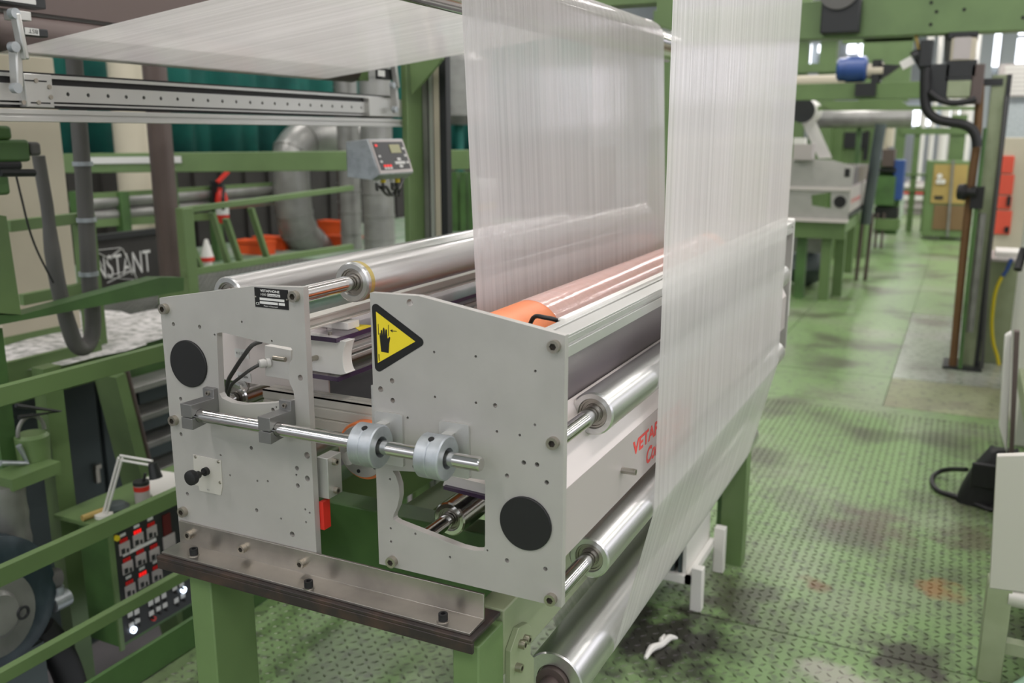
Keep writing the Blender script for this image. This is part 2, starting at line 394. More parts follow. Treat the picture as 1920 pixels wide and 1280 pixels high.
# fixed plate
s_, m_, g_ = .0024, .0042, .0058
HL = [((180, 430), m_), ((377, 450), m_), ((693, 413), s_), ((490, 510), s_), ((918, 557), s_), ((1133, 832), g_), ((235, 990), m_), ((927, 1072), m_), ((953, 1053), s_*.8), ((238, 1255), m_),
      ((865, 1290), m_), ((765, 1358), m_), ((535, 1413), s_), ((605, 1563), s_), ((810, 1605), s_), ((888, 1608), s_), ((285, 1702), m_), ((805, 1825), m_), ((988, 1888), s_),
      ((1175, 1915), s_), ((1170, 1820), s_), ((1203, 1845), s_), ((1072, 2005), g_), ((1183, 1413), g_*1.15), ((1107, 1510), m_*1.1), ((1103, 1560), s_), ((1185, 1587), g_), ((1113, 1640), m_*1.1)]
outL = [(-1.414, .863), (-1.055, .863), (-1.055, 1.431), (-1.172, 1.425), (-1.414, 1.384)]
cutL = onp(z4(280, 500, [(505, 500), (520, 494), (545, 492), (820, 560), (940, 585), (1062, 606), (1074, 625), (1072, 690), (1050, 730), (1043, 800), (1052, 870), (1080, 930), (1092, 1000), (900, 1025), (700, 1033), (620, 1020), (545, 985), (525, 950)]))
hl = holes(z4(280, 500, [h[0] for h in HL]), [h[1] for h in HL])
pl = part('fixed_side_plate', B().slab(outL, [cutL]+hl, (0, YP, 0), XW, ZW, (0, TH, 0)), M['plate'], tr, org=(-1.23, YP, .863))
# moving plate
HR1 = [((513, 190), g_*1.1), ((380, 775), m_*1.15), ((295, 838), g_*.95), ((385, 922), m_*1.15), ((696, 560), s_), ((1008, 593), s_), ((1455, 702), s_), ((702, 896), s_), ((1010, 940), s_), ((1153, 960), m_), ((497, 1052), s_),
       ((905, 1115), s_), ((1167, 1155), s_), ((1338, 1182), s_), ((1452, 1105), s_)]
HR2 = [((1368, 348), m_), ((1467, 363), m_), ((1243, 447), m_), ((1540, 497), m_), ((540, 378), s_), ((365, 472), s_), ((370, 842), s_), ((373, 940), s_), ((555, 882), s_), ((815, 1057), s_), ((1095, 1006), s_*.8), ((1243, 1082), m_), ((1530, 1145), m_)]
outR = [(-.910, .921), (-.542, .921), (-.542, 1.391), (-.811, 1.434), (-.910, 1.432)]
cutR = onp([(736, 882), (815, 886), (909.5, 900), (909.5, 1022), (906, 1032), (890, 1032), (865, 1026), (747, 980), (739, 975), (737, 971), (738, 965), (745, 950), (749, 930), (748, 910), (742, 892)])
hr = holes(z4(640, 520, [h[0] for h in HR1])+z4(640, 780, [h[0] for h in HR2]), [h[1] for h in HR1+HR2])
pr = part('moving_side_plate', B().slab(outR, [cutR]+hr, (0, YP, 0), XW, ZW, (0, TH, 0)), M['plate'], tr, org=(-.73, YP, .921))
for x, z in ((-1.399, 1.364), (-1.073, 1.414), (-1.399, 1.133), (-1.395, .935)): inst('bolt', BY, (x, YP, z), pl)
for x, z in ((-.559, 1.373), (-.559, 1.212), (-.879, .934), (-.56, .934)): inst('bolt', BY, (x, YP, z), pr)
part('end_cap', B().lathe((-1.348, YP, 1.257), (0, -1, 0), [(0, .0478), (.003, .0478), (.004, .0465), (.004, 0)], 56), M['black'], pl, label='round black cap on the fixed plate')
part('end_cap', B().lathe((-.609, YP, 1.061), (0, -1, 0), [(0, .0478), (.003, .0478), (.004, .0465), (.004, 0)], 56), M['black'], pr, label='round black cap on the moving plate')
# angle iron
ai = part('mounting_angle', B().slab([(1.246, .86), (1.3025, .86), (1.3025, .9135), (1.2975, .9135), (1.2975, .866), (1.246, .865)], [], (-1.408, 0, 0), (0, 1, 0), (0, 0, 1), (.72, 0, 0)), M['steel'], tr, label='brushed steel mounting angle', bevel=.0006)
for px, py in ((357, 1001), (457, 1027), (567, 1055)):
    q = P(px, py, 'y', 1.2975); inst('bolt', BYs, (q.x, 1.2975, q.z), ai)
for px, py in ((364, 1040), (579, 1101), (831, 1163)):
    q = P(px, py, 'z', .865); o = inst('bolt', BZ, (q.x, q.y, .867), ai, 'black socket bolt')
    part('washer', B().cyl((q.x, q.y, .865), (q.x, q.y, .867), .0115, n=20), M['steel'], ai)
# name plate
def q4(pts): return [P(a, b, 'y', YP) for a, b in pts]
A = P(476.5, 537, 'y', YP); C_ = P(542, 582, 'y', YP); nx0, nx1, nz0, nz1 = A.x+.001, C_.x, C_.z+.001, A.z-.001
np_ = part('name_plate', B().box(nx0, nx1, YP-.0012, YP, nz0, nz1), M['blackprint'], pl, label='black maker plate with white lettering')
wN, hN = nx1-nx0, nz1-nz0; YN = YP-.0012
text('lettering', 'VETAPHONE', (nx0+wN*.18, YN, nz0+hN*.80), XW, ZW, hN*.13, M['whiteprint'], pl, wN*.58, bold=.03)
text('lettering', 'Corona-Plus', (nx0+wN*.40, YN-.0003, nz0+hN*.615), XW, ZW, hN*.10, M['blackprint'], pl, wN*.35)
part('print_field', B().box(nx0+wN*.39, nx1-wN*.23, YN-.0003, YN, nz0+hN*.595, nz0+hN*.735), M['whiteprint'], pl)
text('lettering', '1000', (nx0+wN*.19, YN, nz0+hN*.615), XW, ZW, hN*.11, M['whiteprint'], pl, wN*.17)
part('print_field', B().box(nx0+wN*.15, nx1-wN*.11, YN-.0003, YN, nz0+hN*.38, nz0+hN*.50), M['whiteprint'], pl)
part('print_field', B().box(nx0+wN*.15, nx0+wN*.69, YN-.0003, YN, nz0+hN*.19, nz0+hN*.32), M['whiteprint'], pl)
part('print_field', B().box(nx0+wN*.72, nx1-wN*.10, YN-.0003, YN, nz0+hN*.19, nz0+hN*.32), M['whiteprint'], pl)
text('lettering', 'Made in Denmark', (nx0+wN*.27, YN, nz0+hN*.055), XW, ZW, hN*.075, M['whiteprint'], pl, wN*.42)
text('lettering', 'CE', (nx0+wN*.03, YN, nz0+hN*.12), XW, ZW, hN*.13, M['whiteprint'], pl, wN*.11)
for dx in (.03, .97): part('rivet', B().lathe((nx0+wN*dx, YN, nz0+hN*.52), (0, -1, 0), [(0, .0018), (.001, .0015), (.0015, 0)], 12), M['bolt'], pl)
# crush warning triangle
def rounded(tri, r, n=6):
    out = []; m = len(tri)
    for i in range(m):
        p0, p1, p2 = Vector(tri[i-1]), Vector(tri[i]), Vector(tri[(i+1) % m])
        a, c = (p0-p1).normalized(), (p2-p1).normalized(); h = a.angle(c)/2; t = r/math.tan(h)
        s0, s1 = p1+a*t, p1+c*t; ce = p1+(a+c).normalized()*(r/sin(h))
        v0, v1 = s0-ce, s1-ce
        for k in range(n+1):
            w = v0.lerp(v1, k/n).normalized()*r; out.append(tuple(ce+w))
    return out
tri = [(q.x, q.z) for q in q4([(697, 562), (801, 642), (704, 702)])]
part('warning_sign', B().slab(rounded(tri, .008), [], (0, YP-.0006, 0), XW, ZW, (0, .0006, 0)), M['blackprint'], pr, label='black and yellow crush warning triangle')
tri2 = [(q.x, q.z) for q in q4([(705.5, 584), (779, 640), (709, 680)])]
part('sign_field', B().slab(tri2, [], (0, YP-.0009, 0), XW, ZW, (0, .0003, 0)), M['yellow'], pr)
def glyph(pts):
    part('sign_mark', B().slab([(q.x, q.z) for q in q4(z4(640, 520, pts))], [], (0, YP-.0013, 0), XW, ZW, (0, .0003, 0)), M['blackprint'], pr)
glyph([(302, 555), (358, 566), (362, 495), (370, 450), (362, 444), (352, 458), (348, 450), (344, 392), (336, 386), (332, 400), (330, 440), (327, 385), (320, 374), (314, 384), (313, 440), (309, 395), (302, 392), (299, 402), (300, 445), (296, 415), (290, 415), (290, 440), (296, 500)])
glyph([(277, 348), (281, 349), (283, 428), (279, 428)]); glyph([(354, 354), (358, 355), (359, 438), (355, 437)])
glyph([(368, 396), (386, 388), (385, 397), (418, 400), (418, 405), (385, 403), (387, 412)])
glyph([(281, 572), (287, 574), (289, 624), (284, 622)])
# knob plate
kp = part('latch_plate', B().slab(onp(z4(280, 780, [(332, 285), (540, 330), (552, 530), (540, 590), (380, 555), (374, 520), (345, 512)])), [], (0, YP-.0022, 0), XW, ZW, (0, .0022, 0)), M['alu_light'], pl, bevel=.0003)
kq = P(430+0, 0, 'y', YP); kq = P(280+432/4, 780+410/4, 'y', YP-.002)
part('latch_knob', B().lathe(kq, (0, -1, 0), [(0, .0085), (.008, .0085), (.008, .0035), (.022, .0035), (.022, .0075), (.03, .0085), (.036, .0145), (.042, .0155), (.047, .0145), (.049, .009), (.049, 0)], 28), M['black'], pl, label='black pull knob')
for a, c in ((345, 305), (517, 342), (530, 497)):
    q = P(280+a/4, 780+c/4, 'y', YP-.0022); part('screw', B().lathe((q.x, YP-.0022, q.z), (0, -1, 0), [(0, .0035), (.0012, .0028), (.0018, 0)], 12), M['bolt'], pl)
text('lettering', 'fyw', (P(390, 917, 'y', YP).x, YP-.0023, P(390, 918, 'y', YP).z), XW, ZW, .003, M['blackprint'], pl, .007)
# guide shaft, clamps, collars
YS, ZS = 1.252, 1.1735
part('guide_shaft', B().lathe((-1.302, YS, ZS), (1, 0, 0), [(0, .0110), (.0015, .0125), (.634, .0125), (.636, .0110), (.636, 0)], 32), M['chrome'], tr, label='polished steel guide shaft')
for cx in (-1.2915, -1.102):
    c = part('shaft_clamp', B().slab([(YS-.021, ZS+.0005), (YS-.021, ZS+.026), (YP-.012, ZS+.024), (YP-.012, ZS+.042), (YP, ZS+.042), (YP, ZS-.028), (YP-.010, ZS-.028), (YP-.012, ZS-.012), (YS+.022, ZS-.020), (YS-.021, ZS-.0235), (YS-.021, ZS-.0015), (YS-.0126, ZS-.0015)]
         + arc(YS, ZS, .0127, 190, 530, 20)[:-1], [], (cx-.014, 0, 0), (0, 1, 0), (0, 0, 1), (.028, 0, 0)), M['clamp'], tr, bevel=.0008)
    inst('bolt', BYt, (cx, YP-.012, ZS+.033), c); inst('bolt', BYt, (cx, YP-.010, ZS-.021), c)
for cx, w in ((-.885, .047), (-.752, .047)):
    c = part('shaft_collar', B().lathe((cx-w/2, YS, ZS), (1, 0, 0), [(0, .019), (0, .036), (.002, .038), (w/2-.0015, .038), (w/2, .0365), (w/2+.0015, .038), (w-.002, .038), (w, .036), (w, .0185), (w-.008, .0165), (.004, .0165), (0, .019)], 44), M['zinc'], tr, label='cast split collar on the shaft')
    part('collar_foot', B().slab(rounded([(cx-.02, ZS-.05), (cx+.038, ZS-.05), (cx+.038, ZS+.047), (cx-.02, ZS+.047)], .004), [], (0, YP-.006, 0), XW, ZW, (0, .006, 0)).box(cx-.008, cx+.012, YS+.03, YP-.006, ZS-.03, ZS+.03), M['alu_mat'], tr, bevel=.0005)
    a = radians(112); part('clamp_slot', B().lathe((cx, YS+cos(a)*.033, ZS+sin(a)*.033), (0, cos(a), sin(a)), [(0, .0055), (.0056, .0055), (.0056, 0)], 14), M['dark'], c)
# rollers
YR0, YR1 = 1.475, 3.32
def roller(x, z, R, y0, y1, m, parent, name='guide_roller', shaft=True, label=None, rs=.0155, face=None, r_in=None):
    r_in = r_in or R*.68
    b = B().lathe((x, y0, z), (0, 1, 0), [(.010, r_in), (.001, r_in), (0, r_in+.001), (0, R-.003), (.003, R), (y1-y0-.003, R), (y1-y0, R-.003), (y1-y0, r_in), (y1-y0-.01, r_in)], 56)
    o = part(name, b, m, parent, label=label, org=(x, y0, z))
    part('bearing', B().lathe((x, y0+.004, z), (0, 1, 0), [(.006, r_in-.0003), (0, r_in-.0003), (0, r_in*.86), (.003, r_in*.84), (.003, r_in*.66), (0, r_in*.62), (0, rs+.0003), (.006, rs+.0003)], 40), face or M['steel'], o)
    if shaft: part('shaft', B().cyl((x, YP+TH, z), (x, y0+.012, z), rs, n=28), M['chrome'], o)
    return o
R4 = .040
roller(-1.399, 1.364, R4, YR0, YR1, M['alu'], tr); ry = roller(-1.073, 1.414, R4, YR0, YR1, M['alu'], tr, label='aluminium roller with a yellowed end')
part('yellowed_band', B().lathe((-1.073, YR0+.012, 1.414), (0, 1, 0), [(0, R4-.001), (0, R4+.0003), (.012, R4+.0003), (.012, R4-.001)], 56), M['stain'], ry)
roller(-.559, 1.212, R4, YR0, YR1, M['alu'], tr); roller(-.56, .932, R4, YR0, YR1, M['alu'], tr)
roller(-.879, .934, .036, 1.51, YR1, M['chrome'], tr); roller(-1.399, 1.133, .036, YR0, YR1, M['chrome'], tr, label='dark reflective roller behind the fixed plate')
roller(-1.395, .935, .036, YR0, YR1, M['alu'], tr)
# orange ground rollers
OX, OZ, OR = -.808, 1.281, .074
o = part('ground_roller', B().lathe((OX, 1.52, OZ), (0, 1, 0), [(0, 0), (0, OR-.002), (.002, OR), (1.76, OR), (1.762, OR-.002), (1.762, 0)], 64), M['orange'], tr, label='orange sleeved ground roller under the film', org=(OX, 1.52, OZ))
part('shaft', B().cyl((OX, YP+TH, OZ), (OX, 1.53, OZ), .014, n=20), M['steel'], o)
q = P(679, 846, 'y', 1.43); X2, Z2 = q.x, q.z
o = part('ground_roller', B().lathe((X2, 1.432, Z2), (0, 1, 0), [(0, 0), (0, .058), (.002, .060), (1.85, .060), (1.85, 0)], 56), M['orange'], tr, label='orange ground roller with a silver flange', org=(X2, 1.432, Z2))
part('flange', B().lathe((X2, 1.432, Z2), (0, -1, 0), [(0, .0545), (.006, .053), (.006, .03), (.012, .028), (.012, .014), (.05, .013), (.05, 0)], 44), M['alu_mat'], o)
for k in range(6):
    a = radians(20+60*k); part('bolt', B().cyl((X2+.042*cos(a), 1.426, Z2+.042*sin(a)), (X2+.042*cos(a), 1.4245, Z2+.042*sin(a)), .004, n=10), M['dark'], o)
hb = part('bearing_block', B().box(-1.061, -1.036, 1.325, 1.368, 1.018, 1.10), M['alu_mat'], tr, bevel=.001)
BXs = bolt_mesh(.0065, .008, M['bolt'], 'x')
for z in (1.088, 1.030): inst('bolt', BXs, (-1.036, 1.345, z), hb)
part('stop_strip', B().box(-1.056, -1.046, 1.319, 1.34, .955, 1.012), M['red'], tr, label='red stop strip')
# electrode housing between the plates
YE = 1.42
wb = [(q.x, q.z) for q in [P(280+a/4, 500+c/4, 'y', YE) for a, c in ((1150, 508), (1425, 555), (1476, 560), (1462, 600), (1452, 650), (1450, 700), (1456, 750), (1470, 790), (1482, 800), (1430, 812), (1150, 770))]]
part('electrode_end_block', B().slab(wb, [], (0, YE, 0), XW, ZW, (0, .03, 0)), M['white'], tr, label='white plastic electrode end block', bevel=.001)
def pe(a, c, y=YE): q = P(280+a/4, 500+c/4, 'y', y); return (q.x, q.z)
for (a0, c0), (a1, c1) in (((1140, 470), (1425, 545)), ((1140, 800), (1440, 835))):
    x0, z0 = pe(a0, c0); x1, z1 = pe(a1, c1)
    zz = (z0+z1)/2
    a = part('electrode_cover', B().box(x0, x1, YE-.01, 3.2, z1-.004, z1+.004), M['acrylic'], tr, label='smoked acrylic electrode cover')
    part('cover_edge', B().box(x0, x1+.0005, YE-.0115, YE-.01, z1-.0045, z1+.0045).box(x1, x1+.0012, YE-.0115, 3.2, z1-.0045, z1+.0045), M['acr_edge'], a)
xe, ze = pe(1425, 545)
part('electrode_tube', B().box(xe-.012, xe+.002, YE+.03, 3.15, ze-.035, ze-.028).box(xe-.012, xe+.004, YE+.03, 3.15, ze-.046, ze-.039).box(xe-.03, xe-.012, YE+.03, 3.15, ze-.055, ze-.02), M['alu_mat'], tr, bevel=.0008)
part('electrode_body', B().box(xe-.16, xe-.035, YE+.03, 3.18, ze-.062, ze-.006), M['panelw'], tr)
tq = [P(280+a/4, 500+c/4, 'z', ze+.0045) for a, c in ((1505, 430), (1690, 440), (1575, 478))]
part('high_voltage_sign', B().slab([(q.x, q.y) for q in tq], [], (0, 0, ze+.0045), (1, 0, 0), (0, 1, 0), (0, 0, .0006)), M['yellow'], tr, label='yellow voltage warning sticker on acrylic')
part('bolt', B().cyl((xe-.03, YE+.01, ze+.004), (xe-.03, YE+.01, ze+.010), .004, n=12), M['bolt'], tr)
# rear cover box between rollers 1 and 2 and the long cover rail
part('electrode_clamp', B().box(-1.17, -1.09, YE+.06, YE+.10, ze+.005, ze+.02), M['white'], tr, bevel=.001)
part('cover_rail', B().box(-1.135, -1.105, 1.335, 3.25, 1.352, 1.356).box(-1.117, -1.113, 1.335, 3.25, 1.338, 1.352).box(-1.128, -1.100, 1.335, 3.25, 1.334, 1.338), M['alu_light'], tr, label='aluminium cover rail under the roller', bevel=.0006)
part('rear_cover', B().box(-1.40, -1.06, 1.45, 3.25, 1.300, 1.304), M['acrylic'], tr)
# things seen through the opening of the fixed plate
wx, wz = pe(905, 600)
part('inner_panel', B().box(-1.50, -1.16, 1.50, 1.504, 1.165, 1.315), M['panelw'], tr)
part('inner_bracket', B().slab([pe(a, c) for a, c in ((865, 590), (935, 600), (1060, 625), (1060, 850), (945, 830), (870, 820))], [], (0, YE, 0), XW, ZW, (0, .02, 0)), M['white'], tr, bevel=.0008)
gx, gz = pe(905, 718)
part('cable_gland', B().lathe((gx, YE, gz), (-.55, -.83, 0), [(0, .010), (.008, .010), (.008, .008), (.012, .008), (.012, .0095), (.022, .0085), (.024, .005), (.018, .004), (.018, 0)], 20), M['white'], tr, label='white plastic cable gland')
px_, pz_ = pe(1010, 672); part('pin', B().cyl((px_-.01, YE-.02, pz_), (px_+.02, YE-.02, pz_), .005, n=14), M['bolt'], tr)
px_, pz_ = pe(1255, 680); part('pin', B().cyl((px_, YE-.02, pz_), (px_, YE, pz_), .0055, n=14), M['bolt'], tr)
g0 = Vector((gx, YE, gz))+Vector((-.55, -.83, 0))*.018
def pv(a, c, y): return P(280+a/4, 500+c/4, 'y', y)
part('cable', B().tube([g0, pv(760, 770, 1.385), pv(680, 830, 1.38), pv(620, 880, 1.385), pv(595, 940, 1.39), pv(590, 990, 1.41)], .0035, 10), M['cable'], tr)
part('cable', B().tube([pv(840, 560, 1.42), pv(770, 590, 1.40), pv(700, 680, 1.39), pv(640, 770, 1.39), pv(590, 860, 1.40), pv(585, 960, 1.42)], .0045, 10), M['cable'], tr)
for (a, c), tx in (((640, 590), 'R1.2 230V'), ((655, 765), 'R4 230V')):
    q = P(280+a/4, 500+c/4, 'y', 1.5); t_ = part('cable_tag', B().box(q.x, q.x+.04, 1.4985, 1.5, q.z-.026, q.z-.006), M['whiteprint'], tr, label='white cable label')
    text('lettering', tx, (q.x+.005, 1.4984, q.z-.018), XW, ZW, .005, M['blackprint'], tr, .028)
# cross extrusion between the plates
def extrusion(b, x0, x1, y0, y1, z0, z1, slots=1):
    """aluminium profile along X with grooves in front and on top"""
    s = .003; h = (z1-z0)
    b.box(x0, x1, y0+s, y1, z0, z1-s)
    n = slots+1; w = (h-slots*.006)/n
    for k in range(n): b.box(x0, x1, y0, y0+s, z0+k*(w+.006), z0+k*(w+.006)+w)
    d = (y1-y0-.008)/2
    b.box(x0, x1, y0, y0+d, z1-s, z1); b.box(x0, x1, y1-d, y1, z1-s, z1)
    return b
part('cross_profile', extrusion(B(), -1.30, -.93, 1.455, 1.495, 1.105, 1.172, 2), M['alu_light'], tr, label='grooved aluminium cross profile')
# right side: top profile, shield, panels
xa, xb = -.600, -.543
pf = part('top_profile', B().box(xa, xb-.004, YP+TH, 3.45, 1.352, 1.385).box(xa, xa+.018, YP+TH, 3.45, 1.385, 1.389).box(xa+.024, xb, YP+TH, 3.45, 1.385, 1.389).box(xb-.004, xb, YP+TH, 3.45, 1.376, 1.385).box(xb-.004, xb, YP+TH, 3.45, 1.352, 1.370), M['alu_mat'], tr, label='aluminium top profile', bevel=.0006)
part('cover_strip', B().box(xa-.004, xa+.010, 1.42, 3.42, 1.389, 1.393), M['white'], tr)
part('cable', B().tube([(-.70, 1.50, 1.34), (-.66, 1.44, 1.385), (-.63, 1.42, 1.392), (-.605, 1.44, 1.38), (-.60, 1.5, 1.33)], .004, 10), M['black'], tr)
part('inner_shield', B().slab([(-.575, 1.352), (-.572, 1.352), (-.590, 1.30), (-.62, 1.16), (-.623, 1.16), (-.593, 1.30)], [], (0, YP+TH, 0), XW, ZW, (0, 2.1, 0)), M['shield'], tr, label='grey inner shield behind the roller')
part('upper_panel', B().slab([(-.5455, 1.123), (-.5475, 1.125), (-.602, 1.235), (-.600, 1.236)], [], (0, YP+TH, 0), XW, ZW, (0, 2.1, 0)), M['panelw'], tr)
fp = part('front_panel', B().slab([(-.5455, 1.004), (-.5455, 1.125), (-.5475, 1.125), (-.5475, 1.006), (-.60, 1.0), (-.60, .998)], [], (0, YP+TH, 0), XW, ZW, (0, 2.1, 0)), M['panel'], tr, label='light grey side panel with red lettering')
text('lettering', 'VETAPHONE', (-.5455, 1.672, 1.068), (0, 1, 0), ZW, .031, M['redtext'], tr, .34, label='red maker lettering', bold=.035)
text('lettering', 'Corona-Plus', (-.5455, 1.765, 1.020), (0, 1, 0), ZW, .036, M['redtext'], tr, .26, shear=.2, bold=.03)
part('panel_pin', B().cyl((-.5455, 1.607, 1.063), (-.518, 1.607, 1.063), .0065, n=16).cyl((-.518, 1.607, 1.063), (-.516, 1.607, 1.063), .0055, n=16), M['steel'], tr)
# lower electrode seen through the moving plate opening
part('lower_electrode', B().slab([(q.x, q.z) for q in [P(640+a/4, 780+c/4, 'y', 1.47) for a, c in ((790, 440), (1120, 520), (1120, 590), (760, 520))]], [], (0, 1.47, 0), XW, ZW, (0, 1.7, 0)), M['white'], tr)
part('lower_cover', B().slab([(q.x, q.z) for q in [P(640+a/4, 780+c/4, 'y', 1.46) for a, c in ((765, 525), (1120, 610), (1120, 640), (765, 548))]], [], (0, 1.46, 0), XW, ZW, (0, 1.7, 0)), M['acr_edge'], tr)
# far plates
part('far_plate', B().box(-1.414, -1.055, 3.43, 3.445, .86, 1.40), M['plate'], tr); part('far_plate', B().box(-.91, -.542, 3.45, 3.465, .92, 1.391), M['plate'], tr)
q_ = P(1489, 410, 'y', 3.5); part('far_housing', B().box(-.60, q_.x, 3.468, 3.53, P(1490, 596, 'y', 3.5).z, q_.z), M['white'], tr, bevel=.004)
part('hinge_block', B().box(-.925, -.905, YP+TH, 1.36, 1.17, 1.26), M['alu_mat'], tr)

# ================================================================ gantry rollers and film
Y1, Y2 = 1.745, 3.17
TX, TZ, TR_ = -1.030, 2.020, .062     # top roller
LX, LZ, LR = -2.43, 1.975, .055       # left roller
IX, IZ, IR = -.661, .603, .065        # bottom idler
gt = thing('film_gantry', 'green gantry with overhead rollers carrying the film web', 'frame', (-2.1, 3.5, 0))
roller(TX, TZ, TR_-.001, 1.45, 3.40, M['chrome'], gt, name='top_roller', shaft=False)
roller(LX, LZ, LR-.001, 1.45, 3.40, M['brown'], gt, name='web_roller', shaft=False)
roller(-.58, 2.86, .059, 1.45, 3.40, M['chrome'], gt, name='top_roller', shaft=False)
id_ = roller(IX, IZ, IR-.001, 1.55, 3.33, M['alu'], tb, name='idler_roller', shaft=False, r_in=.036, label='aluminium idler roller wrapped by film')
part('shaft', B().lathe((IX, 1.478, IZ), (0, 1, 0), [(0, .020), (.06, .020), (.06, .034), (.09, .034)], 28), M['brown'], id_)
part('backing_beam', B().box(-2.50, -2.40, 1.36, 3.46, 2.036, 2.22), M['brown'], gt)
fm = thing('plastic_film', 'milky translucent plastic film web running over the rollers', 'film', (-.75, Y1, .5))
def web(name, path, y0=Y1, y1=Y2, ny=10, m='film'):
    b = B(); n = len(path)
    b.add([(x, y0+(y1-y0)*j/ny, z) for j in range(ny+1) for x, z in path],
          [(j*n+i, j*n+i+1, (j+1)*n+i+1, (j+1)*n+i) for j in range(ny) for i in range(n-1)])
    return part(name, b, M[m], fm, fix=False)
ang = math.degrees(math.atan(.135))
web('overhead_span', [(LX+LR*cos(radians(240))-1.6*.866, LZ+LR*sin(radians(240))+1.6*.5)]+arc(LX, LZ, LR, 240, 270+ang, 14)+arc(TX, TZ, TR_, 90+ang, 0-3.5, 16)+[(-.9185, .945)]+arc(-.879, .934, .0385, 176, 210, 5)+arc(IX, IZ, IR, 210, 225, 3))
web('treater_wrap', arc(OX, OZ, OR+.0012, -40, 150, 30), m='film_contact')
web('rising_span', arc(IX, IZ, IR, -135, -13, 14)+arc(-.56, .932, R4+.0008, -13, 0, 4)+arc(-.559, 1.212, R4+.0008, 0, 0, 1)+[(-.5185, 2.84)])
# ================================================================ hall shell
struct('wall_left', B().box(-9.7, -9.6, -5, 36, -.75, 7), M['hall'])
struct('wall_back', B().box(-9.7, 8.1, 36, 36.1, -.75, 7), M['hall'])
struct('wall_right', B().box(8, 8.1, -5, 36, -.75, 7), M['hall'])
struct('wall_front', B().box(-9.7, 8.1, -5.1, -5, -.75, 7), M['hall'])
struct('ceiling', B().box(-9.7, 8.1, -5.1, 36.1, 7, 7.1), M['hall'])
struct('floor', B().box(-9.6, -2.2, -5, 36, -.75, -.70), M['conc'])
struct('floor', B().box(-2.2, 8, 34, 36, -.12, 0).box(6, 8, -5, 34, -.12, 0).box(-2.2, 6, -5, -1.5, -.12, 0), M['conc'])

# daylight windows along the right wall; unseen fill panes added behind the camera
for k in range(6):
    w_ = struct('window_%d' % (20+k), B().box(7.96, 7.99, -3+k*6, 1.2+k*6, 2.6, 5.0), M['daywin'])
    part('window_frame', B().box(7.93, 7.96, -3.1+k*6, 1.3+k*6, 5.0, 5.1).box(7.93, 7.96, -3.1+k*6, 1.3+k*6, 2.5, 2.6).box(7.93, 7.96, -1+k*6, -.9+k*6, 2.6, 5.0), M['white'], w_)
for k in range(3):
    w_ = struct('window_%d' % (30+k), B().box(-7+k*5, -3+k*5, -4.99, -4.96, 2.2, 4.8), M['daywin2'])  # unseen glowing panes, added to light the fronts of the side plates
    part('window_frame', B().box(-7.1+k*5, -2.9+k*5, -4.96, -4.93, 4.8, 4.9).box(-7.1+k*5, -2.9+k*5, -4.96, -4.93, 2.1, 2.2), M['white'], w_)
def XB(b, x, d, p0, p1, ylen=None):
    """box whose +X face lies on plane x, spanning two pixels of the photograph"""
    a, c = P(*p0, 'x', x), P(*p1, 'x', x); return b.box(x-d, x, a.y, c.y if ylen is None else a.y+ylen, c.z, a.z)
def YB(b, y, d, p0, p1):
    """box whose -Y face lies on plane y, spanning two pixels of the photograph"""
    a, c = P(*p0, 'y', y), P(*p1, 'y', y); return b.box(a.x, c.x, y, y+d, c.z, a.z)
def rail_y(b, x, z, y0, y1, w, h): return b.box(x-w/2, x+w/2, y0, y1, z-h/2, z+h/2)

# ---------------------------------------------------------------- guard railing at the platform edge
t = thing('guard_railing', 'green steel guard railing with kickboard beside the control console', 'railing', (-2.225, 1.9, 0))
for z0, z1 in ((1.008, 1.060), (.525, .578), (.252, .290)):
    part('rail', B().box(-2.225, -2.2, .4, 3.40, z0, z1), M['green'], t, bevel=.002)
part('kickboard', B().box(-2.215, -2.2, .4, 3.40, 0, .107), M['green_d'], t, bevel=.002)
for y in (.55, 2.62, 3.34): part('post', B().box(-2.26, -2.225, y, y+.05, -.1, 1.05), M['green'], t, bevel=.002)

